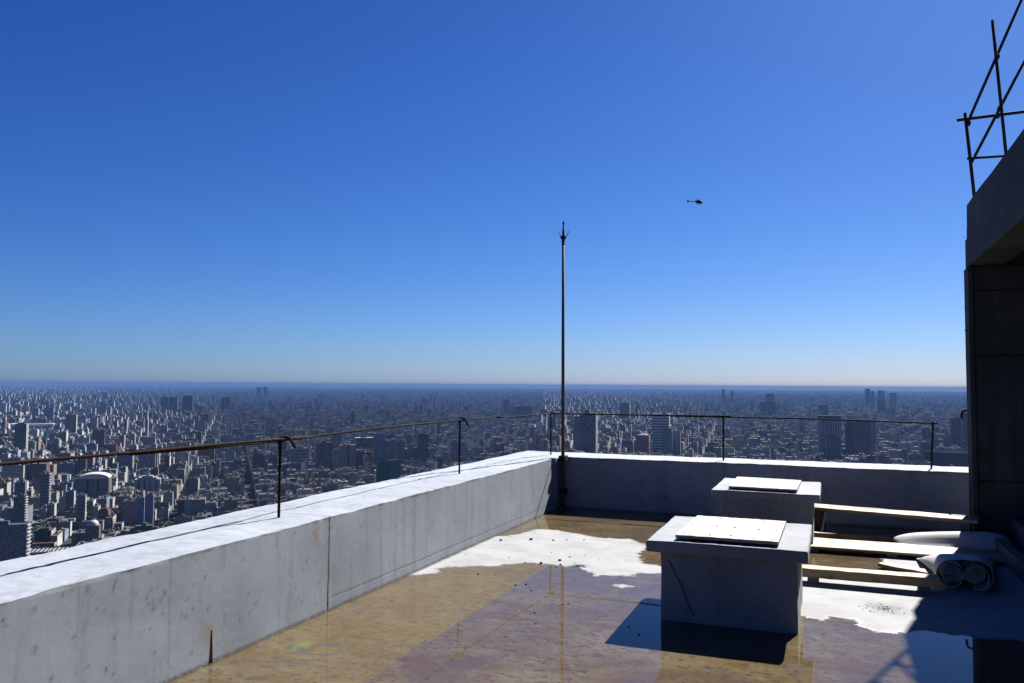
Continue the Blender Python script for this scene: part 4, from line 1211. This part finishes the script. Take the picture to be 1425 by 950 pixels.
bm = bmesh.new(); add_box(bm, -.05, .05, -.045, .085, .625, .70, bevel=.006); cl = bm_obj('clamp', bm, M_BLACK, mast)
for x in (-.034, .034):
    bm = bmesh.new(); tube(bm, [(x, -.07, .662), (x, -.04, .662)], .009, 6); bm_obj('bolt', bm, M_GALV, cl)
bm = bmesh.new(); add_box(bm, -.045, .045, -.04, .085, .20, .25, bevel=.006); bm_obj('clamp', bm, M_BLACK, mast)
bm = bmesh.new(); add_box(bm, -.06, .06, -.06, .06, .0, .015, bevel=.003); bm_obj('base_plate', bm, M_GALV, mast)

# ---- ventilation shafts with plywood lids
def rough_box(name, x0, x1, y0, y1, z0, z1, mat, parent, seed, amp=.006, step=.05):
    bm = bmesh.new(); add_box(bm, x0, x1, y0, y1, z0, z1, bevel=.007)
    n = max(2, int(max(x1-x0, y1-y0)/step/2))
    bmesh.ops.subdivide_edges(bm, edges=[e for e in bm.edges if e.calc_length() > .12], cuts=n, use_grid_fill=True)
    co = np.array([v.co for v in bm.verts])
    a = (fbm(co[:, 0]*5+seed, co[:, 1]*5+co[:, 2]*7, seed, 4)-.5)*2*amp
    b = (fbm(co[:, 1]*5+seed, co[:, 2]*5+co[:, 0]*6, seed+3, 4)-.5)*2*amp
    c = (fbm(co[:, 0]*6+seed, co[:, 1]*5+9, seed+5, 4)-.5)*2*amp
    for v, p, q, r_ in zip(bm.verts, a, b, c):
        v.co += Vector((p, q, r_ if v.co.z > z0+.02 else 0))
    return bm_obj(name, bm, mat, parent)
def shaft(loc, x0, x1, y0, y1, label, seed, crack):
    r_ = empty('vent_shaft', loc)
    ox, oy = loc[0], loc[1]
    tag(r_, label, 'vent shaft')
    rough_box('body', x0+.085-ox, x1-.073-ox, y0+.095-oy, y1-.09-oy, -.02, .49, M_CONC, r_, seed)
    rough_box('cap_slab', x0-ox, x1-ox, y0-oy, y1-oy, .487, .566, M_CONC, r_, seed+7)
    if crack:
        bm = bmesh.new()
        pts = [on_y(930, 778, y0+.09), on_y(946, 810, y0+.09), on_y(957, 838, y0+.09), on_y(967, 858, y0+.09)]
        tube(bm, [Vector(p)-Vector((ox, oy, 0)) for p in pts], .0025, 5); bm_obj('cable', bm, M_BLACK, r_)
    return r_
shaft((-.68, 6.36, 0), -1.222, -.147, 5.78, 6.94, 'grey concrete vent shaft standing in the puddle, a thin cable down its front', 2, True)
shaft((-.65, 9.43, 0), -1.178, -.108, 8.83, 10.03, 'grey concrete vent shaft standing close to the far parapet', 13, False)
def board(name, corners, z, th, mat, label, cat, seed, battens=True, tilt=0.0):
    """plywood sheet from four top corners (front-left, front-right, back-right, back-left), uneven sawn edges"""
    c = [Vector((x, y, 0)) for x, y in corners]
    ctr = sum(c, Vector())/4
    root = empty(name, (ctr.x, ctr.y, z-th))
    tag(root, label, cat)
    n = 26
    bm = bmesh.new()
    g = random.Random(seed)
    grid = []
    for lev in (0, 1):
        rows = []
        for i in range(n+1):
            row = []
            for j in (0, .04, .3, .7, .96, 1):
                u, v = i/n, j
                p = c[0]*(1-u)*(1-v)+c[1]*u*(1-v)+c[2]*u*v+c[3]*(1-u)*v-ctr
                jag = g.uniform(-.006, .006) if j in (0, 1) else 0
                sag = -.004*math.sin(math.pi*u)*math.sin(math.pi*v)
                row.append(bm.verts.new((p.x, p.y+jag, (th if lev else 0)+sag+tilt*(v-.5)+g.uniform(-.0008, .0008))))
            rows.append(row)
        grid.append(rows)
    for i in range(n):
        for j in range(5):
            t, b = grid[1], grid[0]
            bm.faces.new((t[i][j], t[i+1][j], t[i+1][j+1], t[i][j+1]))
            bm.faces.new((b[i][j+1], b[i+1][j+1], b[i+1][j], b[i][j]))
        for j, s in ((0, 0), (5, 1)):
            f = (grid[0][i][j], grid[0][i+1][j], grid[1][i+1][j], grid[1][i][j])
            bm.faces.new(f if not s else f[::-1])
    for j in range(5):
        bm.faces.new((grid[0][0][j+1], grid[0][0][j], grid[1][0][j], grid[1][0][j+1]))
        bm.faces.new((grid[0][n][j], grid[0][n][j+1], grid[1][n][j+1], grid[1][n][j]))
    bm_obj('sheet', bm, mat, root)
    if battens:
        for v in (.12, .88):
            a, b = c[0].lerp(c[3], v)-ctr, c[1].lerp(c[2], v)-ctr
            bm = bmesh.new(); add_box(bm, a.x+.05, b.x-.05, (a.y+b.y)/2-.02, (a.y+b.y)/2+.02, -.0165, 0)
            bm_obj('batten', bm, M_DARKWOOD, root)
        bm = bmesh.new()
        for u in (.07, .3, .52, .76, .93):
            for v in (.10, .5, .9):
                p = c[0]*(1-u)*(1-v)+c[1]*u*(1-v)+c[2]*u*v+c[3]*(1-u)*v-ctr
                bmesh.ops.create_cone(bm, cap_ends=True, segments=8, radius1=.008, radius2=.006, depth=.004, matrix=Matrix.Translation((p.x+g.uniform(-.02, .02), p.y+g.uniform(-.03, .03), th+.0)))
        tag(bm_obj('nail_heads', bm, M_RUSTD, root), kind='stuff')
    return root
board('plywood_lid', [(-1.026, 5.845), (-.338, 5.852), (-.331, 6.769), (-1.012, 6.777)], .606, .022, M_PLY, 'pale plywood lid laid on the vent shaft that stands in the puddle', 'plywood board', 3)
fq = [tuple(on_z(a, b, .604))[:2] for a, b in ((1014, 676), (1109, 681), (1115, 668), (1026, 663))]
board('plywood_lid', fq, .604, .020, M_PLY, 'pale plywood lid laid on the vent shaft by the far parapet', 'plywood board', 4)

# ---- planks on the right
def plank(name, a, b, width, z0, z1, th, mat, label, group=None, roll=0, supports=()):
    a, b = Vector(a), Vector(b)
    ln = (b-a).length; ang = math.atan2(b.y-a.y, b.x-a.x); pit = math.atan2(z1-z0, ln)
    root = empty(name, (a.x, a.y, 0), ang)
    tag(root, label, 'plank', group)
    m = Matrix.Translation((0, 0, z0)) @ Matrix.Rotation(-pit, 4, 'Y')
    bm = bmesh.new(); add_box(bm, 0, ln, -width/2, width/2, -th, 0, m, bevel=.003)
    bmesh.ops.subdivide_edges(bm, edges=[e for e in bm.edges if e.calc_length() > ln*.8], cuts=14)
    g = random.Random(int(ln*1000))
    for v in bm.verts: v.co += Vector((0, g.uniform(-.002, .002), g.uniform(-.002, .002)))
    bm_obj('board', bm, mat, root)
    for t in supports:
        zb = z0+(z1-z0)*t-th
        bm = bmesh.new(); add_box(bm, ln*t-.045, ln*t+.045, -width/2+.01, width/2-.01, 0, zb-.001, bevel=.003); bm_obj('support_block', bm, M_DARKWOOD, root)
    return root
plank('timber_plank', (-.22, 10.05), (1.42, 9.72), .32, .30, .30, .035, M_PLANK, 'pale plank raised on blocks just before the far parapet', supports=(.05, .93))
plank('timber_plank', (-.35, 9.06), (2.6, 9.08), .52, .060, .062, .026, M_PLANK, 'wide pale board pinning down the white foam roll', supports=(.06, .3, .9))
plank('timber_plank', (-.32, 7.48), (.80, 7.475), .155, .125, .13, .075, M_PLANK2, 'orange-edged timber beam on the floor before the foam roll', supports=(.15, .9))
plank('timber_plank', (-.25, 9.62), (1.5, 9.72), .12, .07, .07, .05, M_PLANK2, 'low shaded plank lying under the raised plank', supports=(.1, .9))
plank('timber_plank', (.42, 8.33), (.98, 7.95), .13, .045, .045, .03, M_PLANK, 'short offcut plank pointing under the foam roll', supports=(.3, .8))
for i, (x, w_, z, y0, y1) in enumerate(((1.55, .10, .16, 7.2, 9.8), (1.80, .14, .30, 7.0, 9.85), (2.02, .14, .46, 6.8, 9.85))):
    bm = bmesh.new(); add_box(bm, -w_/2, w_/2, 0, y1-y0, -z, 0, bevel=.004)
    o = bm_obj('formwork_panel', bm, M_DARKWOOD); o.location = (x, y0, z)
    tag(o, ['low dark formwork panel stacked in the shade beside the foam roll', 'middle dark formwork panel of the shaded stack', 'tallest dark formwork panel of the shaded stack by the penthouse'][i], 'formwork', 'stacked formwork panels')

# ---- white foam sheet rolled into an S
bm = bmesh.new()
sec = []
R1 = .088
for i in range(27):                      # left lobe, counter-clockwise from inside
    t = R(200)-R(360)*i/26*1.0
    sec.append((-.105+R1*1.05*math.cos(t), R1+.012+R1*math.sin(t)*1.0))
for i in range(1, 29):
    t = R(200)-R(310)*i/28
    sec.append((.10+R1*1.25*math.cos(t), R1*.92+.004+R1*.9*math.sin(t)))
sec2 = [(-.105-.115*math.cos(t)*1.25, .100+.10*math.sin(t)) for t in np.linspace(-1.3, 1.5, 14)]
sec2 += [(x, .205-.0*x) for x in np.linspace(-.05, .1, 5)] + [(.10+.135*math.sin(t)*1.05, .100+.105*math.cos(t)) for t in np.linspace(.2, 2.9, 14)]
def loft(bm, sec, path, th=.006):
    rings = []
    for (ox, oy, s_x, s_z, dz) in path:
        rings.append([bm.verts.new((ox+x*s_x, oy+.04*x, dz+z*s_z*(1+(.9*x if s_x > 1.7 else 0)))) for x, z in sec])
    for a, b in zip(rings, rings[1:]):
        for i in range(len(sec)-1):
            f = bm.faces.new((a[i], a[i+1], b[i+1], b[i])); f.smooth = True
fxr = on_y(1343, 803, 7.62).x
bxr = on_y(1324, 752, 9.55).x
path = []
for y, sx_, sz_, dz in ((7.62, .86, 1.22, .002), (7.8, .88, 1.2, .002), (8.0, .95, 1.1, .002), (8.25, 1.1, .9, .002), (8.55, 1.25, .55, .004), (8.74, 1.35, .16, .003), (8.85, 1.4, .11, .003),
                        (9.05, 1.55, .10, .003), (9.25, 1.8, .11, .003), (9.33, 1.95, .45, .003), (9.40, 2.1, .85, .003), (9.48, 2.2, .95, .003), (9.56, 2.2, .75, .003), (9.62, 2.2, .3, .003)):
    t = min(1, max(0, (y-7.62)/(9.55-7.62)))
    path.append((fxr+(bxr-fxr)*t, y, sx_, sz_, dz))
loft(bm, sec, path)
loft(bm, sec2, path)
for cx_, rx_ in ((-.105, .088), (.10, .105)):  # shallow cones added inside the lobes so the hollow ends look lighter
    for q in range(3):
        y_, k_ = 7.76+.07*(cx_ > 0), .97
        ring = [bm.verts.new((fxr+(cx_+rx_*k_*math.cos(t))*.86, y_-.05*math.cos(t)+.012*math.sin(3*t), .002+(.092+.080*k_*math.sin(t))*1.22)) for t in np.linspace(0, 2*math.pi, 20, endpoint=False)]
        ctr_ = bm.verts.new((fxr+cx_*.86, y_+.12, .11))
        for a_, b_ in zip(ring, ring[1:]+ring[:1]):
            f = bm.faces.new((a_, b_, ctr_)); f.smooth = True
        break
o = bm_obj('foam_roll', bm, M_FOAM)
tag(o, 'white foam sheet rolled into a double loop under the wide board', 'foam roll')
md = o.modifiers.new('thickness', 'SOLIDIFY'); md.thickness = .006
md = o.modifiers.new('smooth', 'SUBSURF'); md.levels = 1; md.render_levels = 1

# ---- penthouse: rear wall, projecting roof beam, scaffold on top
pent = empty('penthouse', (1.39, 9.95, 0))
tag(pent, 'dark shaded concrete penthouse with a deep roof beam projecting forward', 'building')
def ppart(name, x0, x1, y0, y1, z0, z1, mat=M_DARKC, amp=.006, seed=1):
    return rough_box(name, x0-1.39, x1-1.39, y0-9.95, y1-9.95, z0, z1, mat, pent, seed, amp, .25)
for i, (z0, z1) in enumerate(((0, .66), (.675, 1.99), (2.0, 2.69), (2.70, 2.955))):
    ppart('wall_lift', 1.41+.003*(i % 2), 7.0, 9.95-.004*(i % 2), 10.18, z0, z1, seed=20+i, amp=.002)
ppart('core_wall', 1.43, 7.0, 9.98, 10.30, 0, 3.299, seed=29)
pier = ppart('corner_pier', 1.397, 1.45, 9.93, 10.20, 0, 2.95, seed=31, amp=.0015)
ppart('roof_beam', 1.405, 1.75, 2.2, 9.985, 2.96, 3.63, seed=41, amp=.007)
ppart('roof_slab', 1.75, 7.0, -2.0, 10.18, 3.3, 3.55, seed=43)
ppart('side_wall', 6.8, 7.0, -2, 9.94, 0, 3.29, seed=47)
for i in range(9):
    y = 3.0+.85*i
    bm = bmesh.new(); add_box(bm, .36, 5.4, y-9.95-.05, y-9.95+.05, 3.22, 3.298); bm_obj('joist', bm, M_DARKWOOD, pent)
g = random.Random(4)
for i, (px, py) in enumerate(((1345, 330), (1344, 380), (1346, 428), (1346.5, 460))):
    p = on_y(px, py, 9.97)
    bm = bmesh.new(); tube(bm, [(0.0, .0, p.z), (-.022-.006*i, 0, p.z+.002)], .003, 5); bm_obj('tie_stub', bm, M_RUSTD, pier)

SY = 9.80
scaf = empty('scaffold', (1.45, SY, 3.63))
tag(scaf, 'dark pipe scaffold with crossing braces on top of the penthouse', 'scaffold')
def spipe(name, p, q, rad=.017, dy=0.0):
    P_, Q_ = on_y(*p, SY), on_y(*q, SY)
    bm = bmesh.new(); tube(bm, [Vector(P_)-Vector((1.45, SY-dy, 3.63)), Vector(Q_)-Vector((1.45, SY-dy, 3.63))], rad, 8)
    return bm_obj(name, bm, M_SCAFF, scaf)
spipe('standard', (1356.5, 279), (1343, 157), .017)
spipe('standard', (1407, 283), (1381, 28), .016)
spipe('standard', (1482, 280), (1440, -120), .016)
spipe('ledger', (1331, 168.5), (1500, 147), .017, -.035)
spipe('ledger', (1345, 221.5), (1500, 211), .014, -.035)
spipe('ledger', (1410, -60), (1500, -70), .015, -.035)
spipe('brace', (1346, 172), (1436, -34), .015, .035)
spipe('brace', (1351, 228), (1446, 46), .015, .035)
for (a, b) in ((1345, 167), (1389, 161), (1353, 222), (1388, 80), (1348, 172), (1391, 150)):
    P_ = on_y(a, b, SY)-Vector((1.45, SY, 3.63))
    bm = bmesh.new(); add_box(bm, P_.x-.017, P_.x+.017, -.045, .045, P_.z-.017, P_.z+.017, bevel=.006); bm_obj('coupler', bm, M_SCAFF, scaf)

# ---- debris on the floor
g = random.Random(9)
def debris(name, cx, cy, rx, ry, n, size, label, mat):
    bm = bmesh.new()
    for _ in range(n):
        a, q = g.uniform(0, 6.283), g.random()
        x, y = cx+rx*q*math.cos(a), cy+ry*q*math.sin(a)
        s = size*g.uniform(.4, 1.5)
        gg = bmesh.ops.create_icosphere(bm, subdivisions=1, radius=s)
        for v in gg['verts']:
            v.co = Vector((x+v.co.x*g.uniform(.7, 1.3), y+v.co.y*g.uniform(.7, 1.3), max(0.001, s*.35+v.co.z*.5)))
    return tag(bm_obj(name, bm, mat), label, 'debris', kind='stuff')
M_GRIT = mat_plain('dark_grit', (0.05, 0.042, 0.035), 0.9)
p = on_z(1228, 847, 0); debris('gravel', p.x, p.y, .17, .16, 110, .004, 'scatter of dark grit on the dry patch beside the near vent shaft', M_GRIT)
p = on_z(805, 787.5, 0); debris('gravel', p.x, p.y, .09, .06, 60, .005, 'small heap of dark grit on the big dry patch', M_GRIT)
debris('pebbles', -2.2, 7.6, 1.2, 1.3, 22, .008, 'loose pebbles strewn over the screed', M_GRIT)
debris('pebbles', -1.9, 5.6, 1.4, 1.6, 14, .006, 'loose pebbles lying in the shallow water', M_GRIT)
for (a, b, s, lb) in ((739, 751, .02, 'biggest dark stone in the middle of the big dry patch'), (753, 784, .016, 'dark stone on the wet rim of the big dry patch'), (779, 780, .016, 'dark stone between the mast reflection and the grit heap'), (780, 786, .012, 'smallest dark stone touching the mast reflection'), (697, 752, .016, 'dark stone by the parapet side of the dry patch'), (770, 752, .013, 'dark stone on the far side of the dry patch')):
    p = on_z(a, b, 0)
    bm = bmesh.new(); gg = bmesh.ops.create_icosphere(bm, subdivisions=2, radius=s)
    for v in bm.verts: v.co = Vector((v.co.x*g.uniform(.8, 1.2), v.co.y*g.uniform(.8, 1.2), s*.4+v.co.z*.55))
    o = bm_obj('stone', bm, M_GRIT); o.location = (p.x, p.y, 0)
    tag(o, lb, 'stone', 'stones on the dry patch')

# ---- helicopter
hp = Vector((0, 0, EYE))+ray(971, 281)*650
heli = empty('helicopter', hp, YAW)
tag(heli, 'small dark helicopter flying in the blue sky', 'helicopter')
bm = bmesh.new()
tube(bm, [(-1.6, 0, .15), (-1.2, 0, .1), (-.3, 0, 0), (1.2, 0, -.05), (2.6, 0, -.1), (3.4, 0, -.25), (3.8, 0, -.35)], [.35, .7, 1.05, 1.15, 1.0, .6, .15], 14); bm_obj('fuselage', bm, M_HELI, heli, True)
bm = bmesh.new(); tube(bm, [(-1.0, 0, .3), (-4, 0, .45), (-7.2, 0, .55)], [.42, .26, .16], 10); bm_obj('tail_boom', bm, M_HELI, heli, True)
bm = bmesh.new(); add_box(bm, -8.0, -7.0, -.06, .06, -.2, 1.4, bevel=.03); add_box(bm, -6.8, -6.2, -1.0, 1.0, .42, .5); tfin = bm_obj('tail_fin', bm, M_HELI, heli)
bm = bmesh.new(); tube(bm, [(-.9, 0, .95), (0, 0, 1.2), (1.3, 0, 1.1)], [.3, .45, .3], 10); bm_obj('engine_cowl', bm, M_HELIRED, heli, True)
bm = bmesh.new(); tube(bm, [(.3, 0, 1.3), (.3, 0, 1.9)], .12, 8); mst = bm_obj('rotor_mast', bm, M_HELI, heli)
for k in range(4):
    a = R(20+90*k); bm = bmesh.new(); add_box(bm, 0, 5.2, -.13, .13, 1.86, 1.90, Matrix.Translation((.3, 0, 0)) @ Matrix.Rotation(a, 4, 'Z')); bm_obj('rotor_blade', bm, M_HELI, mst)
for k in range(2):
    bm = bmesh.new(); add_box(bm, -.9, .9, -.02, .02, -.1, .1, Matrix.Translation((-7.5, .12, .6)) @ Matrix.Rotation(R(60+90*k), 4, 'Y')); bm_obj('tail_rotor_blade', bm, M_HELI, tfin)
for s in (-1, 1):
    bm = bmesh.new(); tube(bm, [(-1.2, s*1.1, -1.65), (2.6, s*1.1, -1.65), (3.1, s*1.1, -1.45)], .07, 6)
    for x in (-.4, 1.8): tube(bm, [(x, s*.5, -.8), (x, s*1.1, -1.65)], .05, 6)
    bm_obj('skid', bm, M_HELI, heli)
bm = bmesh.new(); tube(bm, [(2.0, 0, .1), (2.9, 0, .05), (3.5, 0, -.15)], [.9, .75, .3], 12); bm_obj('canopy', bm, M_GLASS, heli, True)
